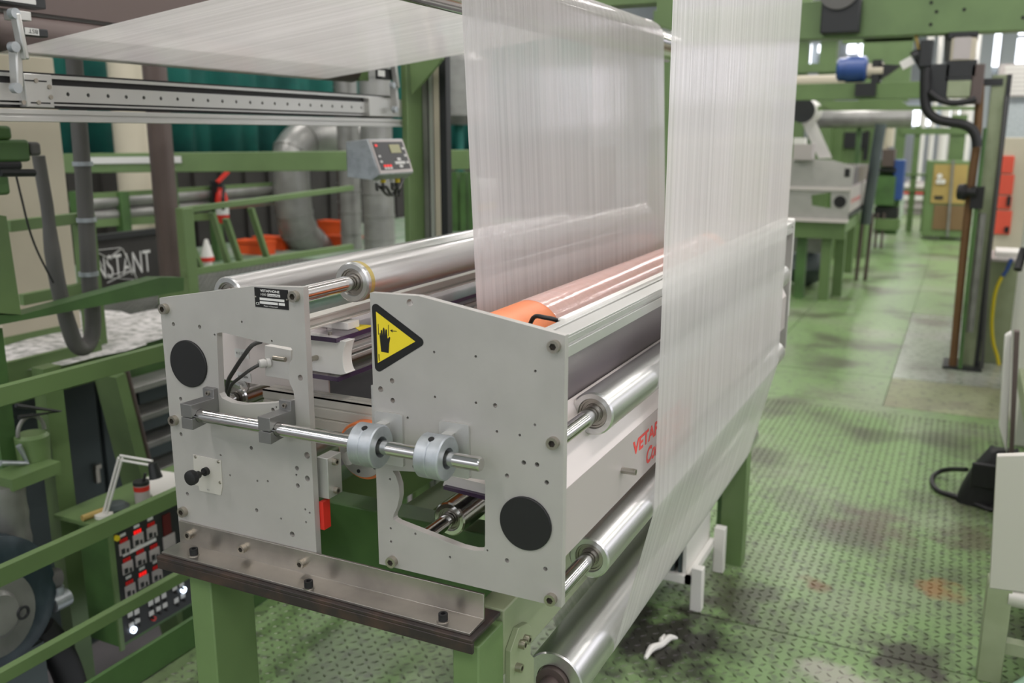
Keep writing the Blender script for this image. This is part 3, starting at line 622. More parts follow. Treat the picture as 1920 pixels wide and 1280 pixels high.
# ---------------------------------------------------------------- control console
XC = -2.5
t = thing('control_console', 'green control console with black panel of red digital displays', 'console', (-2.75, 2.3, -.7))
part('housing', B().box(XC-.16, XC-.004, 2.005, 2.95, -.06, .405), M['green_d'], t, bevel=.004)
part('top_tray', B().box(XC-.22, -2.485, 1.96, 3.0, .405, .42), M['green'], t, bevel=.002)
part('leg', B().box(XC-.15, XC-.09, 2.8, 2.88, -.7, -.06), M['green_d'], t)
part('leg', B().box(XC-.15, XC-.09, 2.42, 2.49, -.7, -.06), M['green_d'], t)
part('frame_edge', B().box(XC-.004, XC+.006, 1.995, 2.012, -.065, .38), M['green'], t)
fa = part('face_panel', B().box(XC-.004, XC, 2.012, 2.9, -.045, .37), M['stripe'], t, label='black face panel')
def zc(a, c, x=XC): return P(a/4, 880+c/4, 'x', x)
for a, c in ((932, 590), (1035, 525), (1137, 470), (955, 735), (1055, 675), (1157, 635), (975, 905), (1075, 840), (1177, 790)):
    q = zc(a, c); q2 = zc(a-8, c-58)
    d = part('temperature_module', B().box(XC, XC+.004, q.y-.022, q.y+.022, q.z-.020, q.z+.022), M['panel'], fa)
    part('module_key', B().box(XC+.004, XC+.006, q.y-.016, q.y-.002, q.z-.016, q.z+.002).box(XC+.004, XC+.006, q.y+.006, q.y+.014, q.z-.018, q.z-.004), M['stripe'], fa)
    part('digit_display', B().box(XC, XC+.002, q2.y-.014, q2.y-.005, q2.z-.006, q2.z+.007).box(XC, XC+.002, q2.y-.002, q2.y+.006, q2.z-.006, q2.z+.007).box(XC, XC+.002, q2.y+.009, q2.y+.017, q2.z-.006, q2.z+.007), M['ledred' if a in (1075, 1035) else 'leddim'], fa)
    q3 = zc(a-12, c-100); part('name_strip', B().box(XC, XC+.0015, q3.y-.012, q3.y+.012, q3.z-.005, q3.z+.005), M['whiteprint'], fa)
q = zc(1268, 555); part('blank_module', B().box(XC, XC+.004, q.y-.028, q.y+.028, q.z-.035, q.z+.035), M['panel'], fa)
q = zc(1250, 410); part('red_window', B().box(XC, XC+.003, q.y-.018, q.y+.018, q.z-.04, q.z+.04), mat('dark_red', (90, 14, 18), .4), fa)
q = zc(1070, 570); part('name_strip', B().box(XC, XC+.002, q.y-.06, q.y+.06, q.z-.006, q.z+.006), M['whiteprint'], fa)
for a, c in ((865, 512), (1275, 735)): q = zc(a, c); part('switch', B().cyl((XC, q.y, q.z), (XC+.012, q.y, q.z), .010, n=14), M['yellow'], fa, 'yellow switch')
for a, c in ((975, 1095), (1025, 1075), (1030, 1140), (985, 1175), (1130, 1010), (1178, 985), (1228, 955), (1135, 1085), (1187, 1050), (1236, 1025), (1310, 895), (1360, 865), (1322, 990), (1370, 955)):
    q = zc(a, c); part('push_button', B().box(XC, XC+.003, q.y-.010, q.y+.010, q.z-.004, q.z+.014), M['whiteprint'], fa)
    part('toggle', B().cyl((XC, q.y, q.z-.012), (XC+.010, q.y, q.z-.014), .005, n=10), M['dark'], fa)
for a, c in ((995, 1200), (1370, 900)): q = zc(a, c); part('pilot_lamp', B().cyl((XC, q.y, q.z), (XC+.009, q.y, q.z), .0115, n=16), M['ledwhite'], fa, 'lit white pilot lamp')
q = zc(1147, 1115); part('pilot_lamp', B().cyl((XC, q.y, q.z), (XC+.009, q.y, q.z), .009, n=14), M['red'], fa, 'red button')
# things on the console tray
zt_ = .42
q = P(268, 940, 'z', zt_); x, y = q.x, q.y
t = thing('brush_can', 'small tin can with a brush in it on the console tray', 'can', (x, y, zt_))
part('can', B().lathe((x, y, zt_), (0, 0, 1), [(0, .027), (.075, .027), (.075, .024), (.06, .024), (.06, 0)], 24), M['panel'], t); part('label_band', B().lathe((x, y, zt_+.045), (0, 0, 1), [(0, .0275), (.018, .0275)], 24), M['red'], t)
part('rim', B().lathe((x, y, zt_+.066), (0, 0, 1), [(0, .028), (.012, .028), (.012, .025)], 24), M['stripe'], t); part('brush', B().cyl((x, y, zt_+.05), (x+.012, y+.012, zt_+.105), .005, n=8), M['black'], t)
q0, q1 = P(258, 908, 'z', zt_), P(335, 922, 'z', zt_)
solo('paper_sheet', B().slab([(P(a, c, 'z', zt_).x, P(a, c, 'z', zt_).y) for a, c in ((262, 905), (300, 884), (338, 890), (338, 925), (290, 936))], [], (0, 0, zt_), (1, 0, 0), (0, 1, 0), (0, 0, .006)), M['white'], 'stack of white paper lying on the console tray', 'paper', (q0.x, q0.y, zt_))
q = P(218, 955, 'z', zt_); solo('hand_lens', B().lathe((q.x, q.y, zt_), (0, 0, 1), [(0, .04), (.012, .045), (.025, .03), (.028, 0)], 24), M['greycab'], 'dark round dish on the console tray by the lamp foot', 'dish', (q.x, q.y, zt_))  # a shallow dark dish, not a lens
q = P(178, 967, 'z', zt_); solo('screwdriver', B().cyl((q.x, q.y-.05, zt_+.011), (q.x+.01, q.y+.04, zt_+.011), .011, n=10).cyl((q.x+.01, q.y+.04, zt_+.011), (q.x+.02, q.y+.10, zt_+.011), .004, n=8), M['tan'], 'yellow handled tool lying on the console tray', 'tool', (q.x, q.y, zt_))
q = P(195, 968, 'z', zt_); yb = q.y
t = thing('desk_lamp', 'white jointed lamp arm standing on the console tray', 'lamp', q)
def lp(a, c): return P(a, c, 'y', yb+.0)
e0, e1, e2 = lp(197, 962), lp(226, 858), lp(286, 868)
part('foot', B().cyl(q, q+Vector((0, 0, .012)), .03, n=18), M['white'], t)
for dx in (-.008, .008):
    part('lower_arm', B().tube([e0+Vector((dx, 0, 0)), e1+Vector((dx, 0, 0))], .0045, 8), M['white'], t)
    part('upper_arm', B().tube([e1+Vector((0, 0, dx)), e2+Vector((0, 0, dx))], .0045, 8), M['white'], t)
part('head', B().cyl(e2, e2+Vector((.01, 0, -.05)), .014, .022, n=14), M['stripe'], t)

# ---------------------------------------------------------------- raised platform, stair, cabinets under it
t = thing('raised_platform', 'raised green walkway platform with grating deck behind the console', 'platform', (-3.2, 3, -.7))
part('deck', B().box(-5.6, -3.22, 1.0, 9.2, .775, .80), M['mesh'], t)
part('edge_beam', B().box(-3.22, -3.2, 1.0, 2.62, .69, .857), M['green'], t, bevel=.002); part('edge_beam', B().box(-3.22, -3.2, 2.62, 7.5, .65, .80), M['green_d'], t, bevel=.002)
for y in (1.0, 3.6, 5.6): part('post', B().box(-3.34, -3.22, y, y+.12, -.7, .775), M['green'], t, bevel=.003)
q = P(103, 740, 'x', -2.78); part('post', B().box(-2.84, -2.78, q.y-.035, q.y+.035, -.7, P(90, 690, 'x', -2.78).z), M['green'], t)
b = B()
for k in range(34): b.box(-4.5+k*.037, -4.496+k*.037, 2.63, 5.4, .8002, .808)
for k in range(60): b.box(-4.5, -3.235, 2.65+k*.046, 2.654+k*.046, .8002, .808)
gr_ = part('grating', b, M['duct'], t); gr_['kind'] = 'stuff'
# granulate heaps spilled on the deck
def heap(cx, cy, rx, ry, h, lab):
    b = B(); n, k = 28, 6; vs = [(cx, cy, .809+h)]; fs = []
    for j in range(1, k+1):
        for i in range(n):
            a = 2*pi*i/n; r = j/k*(1+.18*sin(3*a+cx)+.1*sin(7*a)); vs.append((cx+rx*r*cos(a), cy+ry*r*sin(a), .8085+h*max(0, 1-(j/k)**1.3)))
    for i in range(n): fs.append((0, 1+i, 1+(i+1) % n))
    for j in range(k-1):
        for i in range(n): fs.append((1+j*n+i, 1+(j+1)*n+i, 1+(j+1)*n+(i+1) % n, 1+j*n+(i+1) % n))
    o = solo('granulate_heap', b.add(vs, fs), M['whitedust'], lab, 'granulate', (cx, cy, .80)); o['kind'] = 'stuff'
a = P(85, 640, 'z', .80); heap(a.x-.1, a.y, .55, .55, .03, 'white granulate spilled along the platform edge by the hose bend')
a = P(235, 615, 'z', .80); heap(a.x, a.y, .35, .45, .03, 'white granulate heap on the grating near the treater plate')
# stair
XS = -3.05
t = thing('steel_stair', 'steep green stair with pale treads leading up to the platform', 'stair', (XS, 2.9, -.7))
a, c = P(205, 700, 'x', XS), P(282, 1000, 'x', XS); d_ = (a-c).normalized(); c2 = c-d_*((c.z+.7)/d_.z)
part('stringer', B().beam(a, c2, .05, .13, (1, 0, 0)), M['green'], t)
part('stringer', B().beam(a+Vector((-.0, .62, 0)), c2+Vector((0, .62, 0)), .05, .13, (1, 0, 0)), M['green'], t)
a2, c3 = P(237, 695, 'x', XS+.03), P(283, 880, 'x', XS+.03); part('hand_pole', B().cyl(a2, c3, .012, n=12), M['brown'], t)
for py, px in ((735, 232), (788, 247), (838, 262), (890, 276), (945, 290)):
    q = P(px, py, 'x', XS); part('tread', B().box(XS-.12, XS+.02, q.y, q.y+.55, q.z-.015, q.z+.012), M['duct'], t, bevel=.003)
# slate cabinets
for k, (px0, px1, lab) in enumerate(((20, 108, 'slate grey cabinet beside the green post'), (108, 190, 'slate grey cabinet with a latch between post and stair'), (190, 262, 'slate grey cabinet behind the stair'), (262, 345, 'slate grey cabinet behind the stair treads'))):
    xk = -3.55; a, c = P(px0, 800, 'x', xk), P(px1, 800, 'x', xk)
    t = thing('tall_cabinet', lab, 'cabinet', (xk-.2, a.y, -.7), group='slate cabinets under the platform')
    part('body', B().box(xk-.4, xk-.02, a.y+.004, c.y-.004, -.7, .72), M['greycab'], t)
    dr = part('door', B().box(xk-.02, xk, a.y+.012, c.y-.012, -.62, .70), M['greycab'], t, bevel=.003)
    part('handle', B().box(xk, xk+.02, c.y-.07, c.y-.05, .10, .18).box(xk+.012, xk+.03, c.y-.075, c.y-.045, .17, .19), M['bolt'], dr)

# ---------------------------------------------------------------- blower and suction hose at the lower left
t = thing('blower', 'dark blue blower drum with silver front disc and grey suction pipe', 'blower', (-2.62, 1.55, -.7))
q = P(10, 1165, 'x', -2.5); bx_, by_, bz_ = q.x, q.y, q.z
part('drum', B().lathe((bx_-.30, by_+.02, bz_), (1, .05, .15), [(0, .10), (.02, .19), (.17, .21), (.24, .20), (.26, .15), (.26, 0)], 40), mat('blue_black_paint', (36, 52, 60), .35, .1, vary=(70, 84, 90), vscale=14), t)
part('front_disc', B().lathe((bx_-.03, by_-.01, bz_+.02), (1, .05, .15), [(0, .13), (.012, .13), (.014, .075), (.03, .06), (.03, 0)], 36), M['duct'], t)
part('lifting_eye', B().tube([Vector((bx_, by_+.06+.018*cos(radians(k*30)), bz_+.0+.018*sin(radians(k*30)))) for k in range(13)], .005, 8), M['stripe'], t)
qd = P(22, 1060, 'x', -2.72); part('suction_pipe', B().lathe((-2.72, qd.y, qd.z-.18), (0, 0, 1), [(0, .068)]+[(h, .068+(.003 if int(h*100) % 9 == 0 else 0)) for h in [x/100 for x in range(3, 46, 3)]]+[(.47, .068)], 32), M['duct'], t)
q = P(80, 1085, 'x', -2.6); part('spout', B().cyl(q+Vector((0, -.05, .015)), q+Vector((0, .05, -.02)), .035, n=18), M['hose'], t)
part('hose', B().tube([P(75, 1180, 'x', -2.62), P(105, 1215, 'x', -2.6), P(130, 1270, 'x', -2.6), P(140, 1330, 'x', -2.6), P(145, 1480, 'x', -2.6)], .05, 14), M['black'], t)
part('stand', B().box(-2.95, -2.55, by_-.1, by_+.15, -.7, bz_-.16), M['greycab'], t)
q = P(112, 1125, 'x', -2.58); part('valve', B().cyl(q+Vector((0, -.03, .0)), q+Vector((0, .03, 0)), .03, n=14).cyl(q+Vector((0, 0, .0)), q+Vector((0, 0, .05)), .018, n=12), M['zinc'], t)

# green machine parts at the left edge above the rail
t = thing('valve_station', 'green valve body and bucket on a bracket behind the railing', 'machine part', (-2.9, 1.65, -.7))
q = P(62, 838, 'x', -2.75)
part('bucket', B().lathe((q.x, q.y, q.z-.07), (0, 0, 1), [(0, .05), (.11, .055), (.12, .045), (.12, 0)], 24), M['green'], t)
part('handle', B().tube([q+Vector((0, .05*cos(radians(a)), .05+.06*sin(radians(a)))) for a in range(0, 181, 20)], .007, 8), M['duct'], t)
part('bracket', B().beam(P(0, 905, 'x', -2.7), P(92, 870, 'x', -2.7), .12, .04), M['green'], t)
part('post', B().box(-2.86, -2.80, P(18, 850, 'x', -2.8).y-.03, P(18, 850, 'x', -2.8).y+.03, -.7, P(18, 612, 'x', -2.8).z), M['green_d'], t)
part('lever', B().tube([P(30, 760, 'x', -2.72), P(112, 771, 'x', -2.72), P(35, 782, 'x', -2.72)], .008, 8), M['stripe'], t)
part('lever', B().tube([P(35, 835, 'x', -2.72), P(52, 868, 'x', -2.72), P(0, 868, 'x', -2.72)], .01, 8), M['zinc'], t)
t = thing('green_housing', 'pale green sheet housing tapering down at the left edge', 'machine part', (-2.9, 1.7, .3))
part('shell', B().slab([(lambda q: (q.y, q.z))(P(a, c, 'x', -2.75)) for a, c in ((-60, 395), (12, 405), (40, 590), (-60, 582))], [], (-2.85, 0, 0), (0, 1, 0), (0, 0, 1), (.1, 0, 0)), M['green'], t)
part('skirt', B().slab([(lambda q: (q.y, q.z))(P(a, c, 'x', -2.76)) for a, c in ((-60, 590), (40, 590), (300, 520), (345, 520), (345, 545), (150, 580), (-60, 620))], [], (-2.83, 0, 0), (0, 1, 0), (0, 0, 1), (.07, 0, 0)), M['green_d'], t)
part('support', B().box(-2.86, -2.78, 1.45, 1.55, -.7, P(0, 600, 'x', -2.78).z), M['green_d'], t)
t = thing('hydraulic_valve', 'dark green valve head with lever and grey cable outlet', 'machine part', (-2.8, 1.7, 1.4))
for p0, p1, m in (((-40, 235), (25, 262), 'green_d'), ((-40, 262), (60, 303), 'green_d'), ((58, 266), (80, 292), 'hose'), ((-40, 303), (45, 318), 'stripe'), ((-40, 330), (22, 365), 'green_d')):
    part('body', XB(B(), -2.7, .16, p0, p1), M[m], t, bevel=.01)
part('lever', B().tube([P(0, 324, 'x', -2.68), P(64, 324, 'x', -2.68)], .012, 8), M['stripe'], t)
XH = -2.95
solo('corrugated_hose', B().tube([P(a, c, 'x', XH) for a, c in ((138, 100), (142, 150), (148, 230), (156, 330), (163, 440), (168, 530), (174, 590), (172, 630), (158, 652), (142, 645), (130, 615), (120, 580), (108, 530), (98, 470), (92, 420), (88, 385), (80, 340), (72, 292))],
     [.030]*11+[.028]*3+[.022]*4, 14), M['hose'], 'grey corrugated hose hanging in a loop by the cream cabinet', 'hose', (XH, 2.6, .9))
for k, (a, c) in enumerate(((155, 307), (162, 412), (166, 513))):
    q = P(a, c, 'x', XH); solo('hose_clip', B().lathe(q-Vector((0, 0, .008)), (0, 0, 1), [(0, .031), (0, .036), (.016, .036), (.016, .031)], 18), M['zinc'], ('bright clip on the grey hose where it passes the green beam', 'bright clip on the grey hose level with the pale pipes', 'bright clip on the grey hose beside the lettered board')[k], 'clip', q, group='clips on the corrugated hose')
solo('cord', B().tube([P(a, c, 'x', -2.9) for a, c in ((28, 320), (40, 370), (55, 430), (72, 475), (95, 520), (100, 530))], .004, 6), M['stripe'], 'thin dark cord hanging before the cream cabinet', 'cord', (-2.9, 2.2, 1.2))

# ---------------------------------------------------------------- web edge guide with sensors
XG = -2.235
t = thing('edge_guide', 'aluminium linear guide with two web edge sensors under the film', 'sensor rail', (XG, 2.5, 1.73))
ya, yb_ = P(96, 170, 'x', XG).y, P(742, 210, 'x', XG).y
def gz_(a, c): return P(a, c, 'x', XG).z
zt0, zt1 = gz_(100, 137), gz_(100, 203)
part('rail_body', B().box(XG-.07, XG-.012, 1.2, yb_, zt1, zt0), M['black'], t)
part('rail_lip', B().box(XG-.07, XG-.002, 1.2, yb_, gz_(100, 147)-.001, gz_(100, 144)+.004).box(XG-.07, XG-.004, 1.2, yb_, gz_(100, 198), gz_(100, 194.5)), M['alu_mat'], t)
hz = (gz_(100, 160)+gz_(100, 191))/2; hh = (gz_(100, 160)-gz_(100, 191))/2
hp = [128, 166, 203, 237, 270, 302, 333, 362, 390, 417, 443, 469, 492, 515, 539, 561, 582, 603, 623, 641, 659, 677]
hl_ = [circ(P(a, 180+a*.02, 'x', XG).y, hz, .0055, 10) for a in hp]
part('perforated_bar', B().slab([(ya-.3, hz-hh), (yb_, hz-hh), (yb_, hz+hh), (ya-.3, hz+hh)], hl_, (XG-.010, 0, 0), (0, 1, 0), (0, 0, 1), (.010, 0, 0)), M['alu_mat'], t, label='bar with a row of holes')
y9 = P(800, 230, 'x', XG+.02).y; z8, z9 = P(0, 203, 'x', XG+.02).z, P(0, 227, 'x', XG+.02).z; zm = (z8+z9)/2
part('lower_profile', B().box(XG-.04, XG+.014, 1.0, y9, z9, z8).box(XG+.014, XG+.02, 1.0, y9, z9, zm-.003).box(XG+.014, XG+.02, 1.0, y9, zm+.003, z8), M['alu_mat'], t, bevel=.0008)
def carriage(p0, p1, arm, lab):
    xc = XG+.018
    c = part('carriage', XB(B(), xc, .03, p0, p1), M['alu_mat'], t, bevel=.002)
    (ax, ay), (bx, by), (cx, cy), (dx, dy) = arm
    w = .016
    part('arm', B().beam(P(ax, ay, 'x', xc+.012), P(bx, by, 'x', xc+.012), .018, w*2, (1, 0, 0)), M['alu_mat'], t, bevel=.004)
    part('arm', B().beam(P(cx, cy, 'x', xc+.03), P(dx, dy, 'x', xc+.03), .014, w*1.7, (1, 0, 0)), M['alu_mat'], t, bevel=.004)
    for q in ((ax, ay), (bx, by), (cx, cy)):
        v = P(*q, 'x', xc+.038); part('joint', B().cyl(v-Vector((.014, 0, 0)), v+Vector((.004, 0, 0)), .013, n=16), M['zinc'], t)
    return c
carriage((44, 137), (103, 202), ((32, 165), (28, 88), (28, 25), (46, 112)), '')
for a, c in ((67, 151), (92, 163), (95, 182), (44, 192), (72, 192)):
    q = P(a, c, 'x', XG+.018); part('screw', B().cyl(q, q+Vector((.003, 0, 0)), .006, n=12), M['bolt'], t)
for p0, p1 in (((46, 149), (88, 154)), ((58, 191), (95, 195))): part('slot', XB(B(), XG+.0192, .001, p0, p1), M['black'], t)
part('carriage', XB(B(), XG-.005, .10, (-30, 135), (20, 200)), M['black'], t)
part('sensor_mount', XB(B(), XG+.02, .04, (25, 18), (60, 40)), M['alu_mat'], t, bevel=.002); part('sensor_head', XB(B(), XG+.01, .05, (-30, -40), (88, 18)), M['stripe'], t, bevel=.004)
part('sensor_label', XB(B(), XG+.012, .002, (-20, -30), (68, 9)), M['whiteprint'], t)
part('sensor_fork', XB(B(), XG+.03, .03, (44, 50), (92, 71)), M['stripe'], t, label='dark sensor fork with maker label', bevel=.003)
part('sensor_label', XB(B(), XG+.0312, .001, (46, 51), (74, 67)), M['whiteprint'], t)
q = P(70, 56, 'x', XG+.0312); text('lettering', 'BST', q, (0, -1, 0), (0, 0, -1), .010, M['blackprint'], t, .026, depth=.0008)
carriage((692, 183), (770, 220), ((742, 205), (738, 160), (738, 118), (744, 165)), '')
part('sensor_fork', XB(B(), XG+.03, .03, (715, 128), (738, 150)), M['stripe'], t); part('sensor_label', XB(B(), XG+.032, .002, (709, 131), (722, 144)), M['whiteprint'], t)
part('sensor_arm', B().beam(P(734, 65, 'x', XG+.03), P(740, 118, 'x', XG+.03), .012, .02, (1, 0, 0)), M['alu_mat'], t)

# ---------------------------------------------------------------- gantry uprights and beams
part('post', YB(B(), 3.46, .16, (750, 95), (783, 1000)).box(-2.32, -2.15, 3.62, 3.66, 0, 2.2), M['green'], gt, bevel=.003)
q0, q1 = P(735, 300, 'y', 3.5), P(770, 300, 'y', 3.5)
part('gusset', B().slab([(lambda q: (q.x, q.z))(P(a, c, 'y', 3.45)) for a, c in ((768, 112), (829, 98), (829, 110), (772, 178))], [], (0, 3.45, 0), XW, ZW, (0, .02, 0)), M['green'], gt)
part('side_beam', B().box(-2.6, -.5, 3.42, 3.52, P(830, 60, 'y', 3.42).z+.06, P(830, 60, 'y', 3.42).z+.22), M['green'], gt, bevel=.003)
part('side_beam', B().box(-2.6, -.5, 1.32, 1.44, 2.25, 2.4), M['green'], gt)
for a0, a1, m in ((786, 792, 'stripe'), (794, 803, 'duct'), (806, 813, 'alu_mat'), (815, 825, 'cream'), (826, 838, 'stripe')):
    a, c = P(a0, 300, 'y', 3.58), P(a1, 300, 'y', 3.58); part('guide_column', B().box(a.x, c.x, 3.58, 3.62, 0, 2.12), M[m], gt)
part('top_rail', B().box(-2.86, -2.8, 1.32, 3.5, 2.16, 2.28), M['green'], gt)
part('upper_post', B().box(-.75, -.66, 3.46, 3.54, 0, 3.0), M['green'], gt)
for hx, hy, h0, h1 in ((-1.03, 1.36, 1.97, 2.3), (-1.03, 3.40, 1.97, 2.3), (-.58, 1.36, 2.3, 2.92), (-.58, 3.40, 2.2, 2.92), (-2.43, 1.36, 1.93, 2.3), (-2.43, 3.40, 1.93, 2.3)):
    part('hanger', B().box(hx-.04, hx+.04, hy, hy+.07, h0, h1), M['green'], gt)
# operator box
XO = -2.02
t = thing('operator_box', 'grey operator box with black keypad and red LEDs below the guide rail', 'control box', P(720, 330, 'x', XO))
yo0, yo1 = P(690, 295, 'x', XO).y, P(755, 295, 'x', XO).y; zo0, zo1 = P(715, 326, 'x', XO).z, P(715, 260, 'x', XO).z
dx = .05
part('housing', B().slab([(XO+dx, zo0), (XO, zo1), (XO-.10, zo1-.01), (XO-.10, zo0-.01), (XO+.02, zo0-.02)], [], (0, yo0, 0), XW, ZW, (0, yo1-yo0, 0)), M['zinc'], t, bevel=.004)
nrm = Vector((zo1-zo0, 0, dx)).normalized(); upv = Vector((-dx, 0, zo1-zo0)).normalized(); o0 = Vector((XO+dx, yo0, zo0)); Wd = yo1-yo0; Hd = sqrt(dx*dx+(zo1-zo0)**2)
def face(n, u0, u1, v0, v1, m, h=.002, lab=None):
    b = B(); o = o0+upv*(v0*Hd)+Vector((0, u0*Wd, 0)); b.slab([(0, 0), ((u1-u0)*Wd, 0), ((u1-u0)*Wd, (v1-v0)*Hd), (0, (v1-v0)*Hd)], [], o, (0, 1, 0), upv, nrm*h); part(n, b, M[m], t, lab)
face('frame', .02, .98, .03, .97, 'panel', .003); face('keypad', .07, .93, .12, .90, 'stripe', .0045); face('display', .50, .80, .58, .82, 'lcd', .006)
for u, v in ((.66, .30), (.66, .20), (.66, .40), (.56, .30), (.76, .30)): face('key', u-.05, u+.05, v-.04, v+.04, 'whiteprint', .006)
for u, v in ((.14, .80), (.20, .23), (.28, .23), (.36, .23)): face('led', u-.03, u+.03, v-.03, v+.03, 'ledred', .006)
for u, v in ((.2, .16), (.28, .16), (.36, .16), (.88, .3), (.88, .5), (.88, .7), (.14, .5), (.14, .35)): face('key', u-.03, u+.03, v-.03, v+.03, 'whiteprint', .006)
for k, (a, m) in enumerate(((706, 'whiteprint'), (718, 'yellow'), (735, 'whiteprint'), (745, 'yellow'))):
    q = P(a, 330, 'x', XO+.0); part('cable_gland', B().cyl(q, q-Vector((0, 0, .025)), .010, n=12), M[m], t)
    part('cable', B().tube([q, q-Vector((0, 0, .05)), P(a+6, 350, 'x', XO-.01), P(730+k*6, 366, 'x', XO-.02), P(752, 345, 'x', XO-.03), P(768, 300, 'x', XO-.04)], .006, 8), M['cable'], t)

# ---------------------------------------------------------------- left background on the platform
XBm = -4.2
t = thing('overhead_pipe_beam', 'long green beam with a white scuffed band crossing before the teal curtain', 'beam', (XBm, 4, .8))
def PD(a, c, depth): return CAM+(FW*FPX+RT*(a-960)-UP*(c-640))*(depth/FPX)
a, c = PD(125, 306, 5.9), PD(880, 299, 5.9)
part('beam', B().beam(a, c, .1, .122), M['green'], t, bevel=.004)
d_ = (c-a).normalized(); n_ = Vector((0, 0, 1)).cross(d_)*-1
a, c = PD(160, 301, 5.84), PD(340, 299, 5.84); part('scuffed_band', B().beam(a, c, .006, .042), M['whiteprint'], t)
q = PD(318, 320, 5.98); part('post', B().box(q.x-.03, q.x+.03, q.y-.03, q.y+.03, .8, q.z), M['green_d'], t)
q = PD(795, 310, 5.98); part('post', B().box(q.x-.03, q.x+.03, q.y-.03, q.y+.03, .8 if q.x < -3.22 else -.7, q.z), M['green_d'], t)
q0, q1 = P(-60, 105, 'x', -3.6), P(118, 560, 'x', -3.6)
t = thing('cream_cabinet', 'tall cream cabinet standing behind the hanging hose', 'cabinet', (-3.8, 2.7, .8))
part('body', B().box(-4.0, -3.6, q0.y, P(120, 300, 'x', -3.6).y, .80, q0.z+.02), M['cream'], t, bevel=.004)
part('skirting', B().box(-3.605, -3.595, q0.y, P(120, 500, 'x', -3.6).y, .80, .86), M['green'], t)
# handrails
XR = -3.42
t = thing('platform_railing', 'green platform handrail with posts and sloping stays', 'railing', (XR, 4.2, .8))
yA = P(335, 395, 'x', XR).y
for (p0, p1, h) in (((338, 395), (660, 352), .03), ((345, 512), (660, 462), .035)):
    a, c = P(*p0, 'x', XR), P(*p1, 'x', XR); part('rail', B().beam(a, c, .03, h), M['green'], t, bevel=.003)
a, c = P(345, 390, 'x', XR), P(352, 545, 'x', XR); part('post', B().box(XR-.03, XR+.02, a.y-.03, a.y+.04, .80, a.z), M['green'], t, bevel=.003)
for (p0, p1) in (((397, 398), (428, 495)), ((423, 410), (450, 490)), ((470, 390), (500, 482)), ((350, 440), (375, 500))):
    part('stay', B().beam(P(*p0, 'x', XR-.01), P(*p1, 'x', XR-.01), .02, .035, (1, 0, 0)), M['green'], t)
t = thing('platform_railing', 'green handrail running before the cream cabinet to the board', 'railing', (-3.3, 2.6, .8))
for p0, p1 in (((15, 424), (152, 408)), ((40, 562), (158, 539))): part('rail', B().beam(P(*p0, 'x', -3.3), P(*p1, 'x', -3.3), .03, .045), M['green'], t, bevel=.003)
a = P(150, 408, 'x', -3.3); part('post', B().box(-3.33, -3.27, a.y-.02, a.y+.05, .80, a.z+.02), M['green'], t)
a = P(142, 385, 'x', -3.3); part('post', B().box(-3.33, -3.27, 1.9, 1.95, .80, P(15, 424, 'x', -3.3).z), M['green'], t)
t = thing('pipe_rack', 'rack of two long pale pipes in front of the dark cladding', 'pipe rack', (-4.9, 5, .8))
for p0, p1, r, m in (((138, 383), (560, 352), .045, 'duct'), ((148, 408), (560, 372), .04, 'duct')):
    a, c = P(*p0, 'x', -4.9), P(*p1, 'x', -4.9); c.z = a.z; part('pipe', B().cyl(a, c, r, n=20), M[m], t)
for p0, p1 in (((135, 372), (560, 345)), ((150, 420), (400, 405))):
    a, c = P(*p0, 'x', -4.88), P(*p1, 'x', -4.88); part('rail', B().beam(a, c, .03, .05), M['green'], t)
for a in (138, 222, 398):
    q = P(a, 375, 'x', -4.86); part('post', B().box(-4.9, -4.84, q.y, q.y+.07, .80, q.z+.05), M['green_d'], t)
# dark board with white lettering
XBo = -4.3
t = thing('lettered_board', 'black board with white lettering and crossed lines on the platform', 'board', (XBo, 3.9, .8))
a, c = P(172, 452, 'x', XBo), P(308, 545, 'x', XBo)
part('board', B().box(XBo-.03, XBo, a.y, c.y+.06, .80, a.z), M['darkwall'], t)
part('edge', B().box(XBo-.04, XBo+.02, a.y, c.y+.06, a.z, a.z+.03), M['stripe'], t)
q = P(172, 510, 'x', XBo); e = P(283, 493, 'x', XBo)
text('lettering', 'INSTANT', (XBo, q.y, q.z-.05), (0, 1, 0), ZW, .13, M['whiteprint'], t, e.y-q.y, depth=.002)
for p0, p1 in (((172, 470), (225, 464)), ((175, 470), (205, 485)), ((226, 466), (205, 483)), ((228, 466), (255, 522)), ((178, 475), (190, 500)), ((195, 518), (250, 506)), ((200, 530), (245, 508)), ((195, 520), (253, 524))):
    part('line_mark', B().beam(P(*p0, 'x', XBo+.002), P(*p1, 'x', XBo+.002), .003, .018, (1, 0, 0)), M['whiteprint'], t)
# brown pole
q = P(322, 520, 'x', -3.75); q.z = .80
t = thing('steel_pole', 'thick brown steel pole standing in a green socket', 'pole', (-3.75, q.y, .80))
part('pole', B().cyl((-3.75, q.y, .80), (-3.75, q.y, 2.6), .060, n=28), M['brown'], t); part('socket', B().cyl((-3.75, q.y, .80), (-3.75, q.y, .93), .075, n=28), M['green'], t)
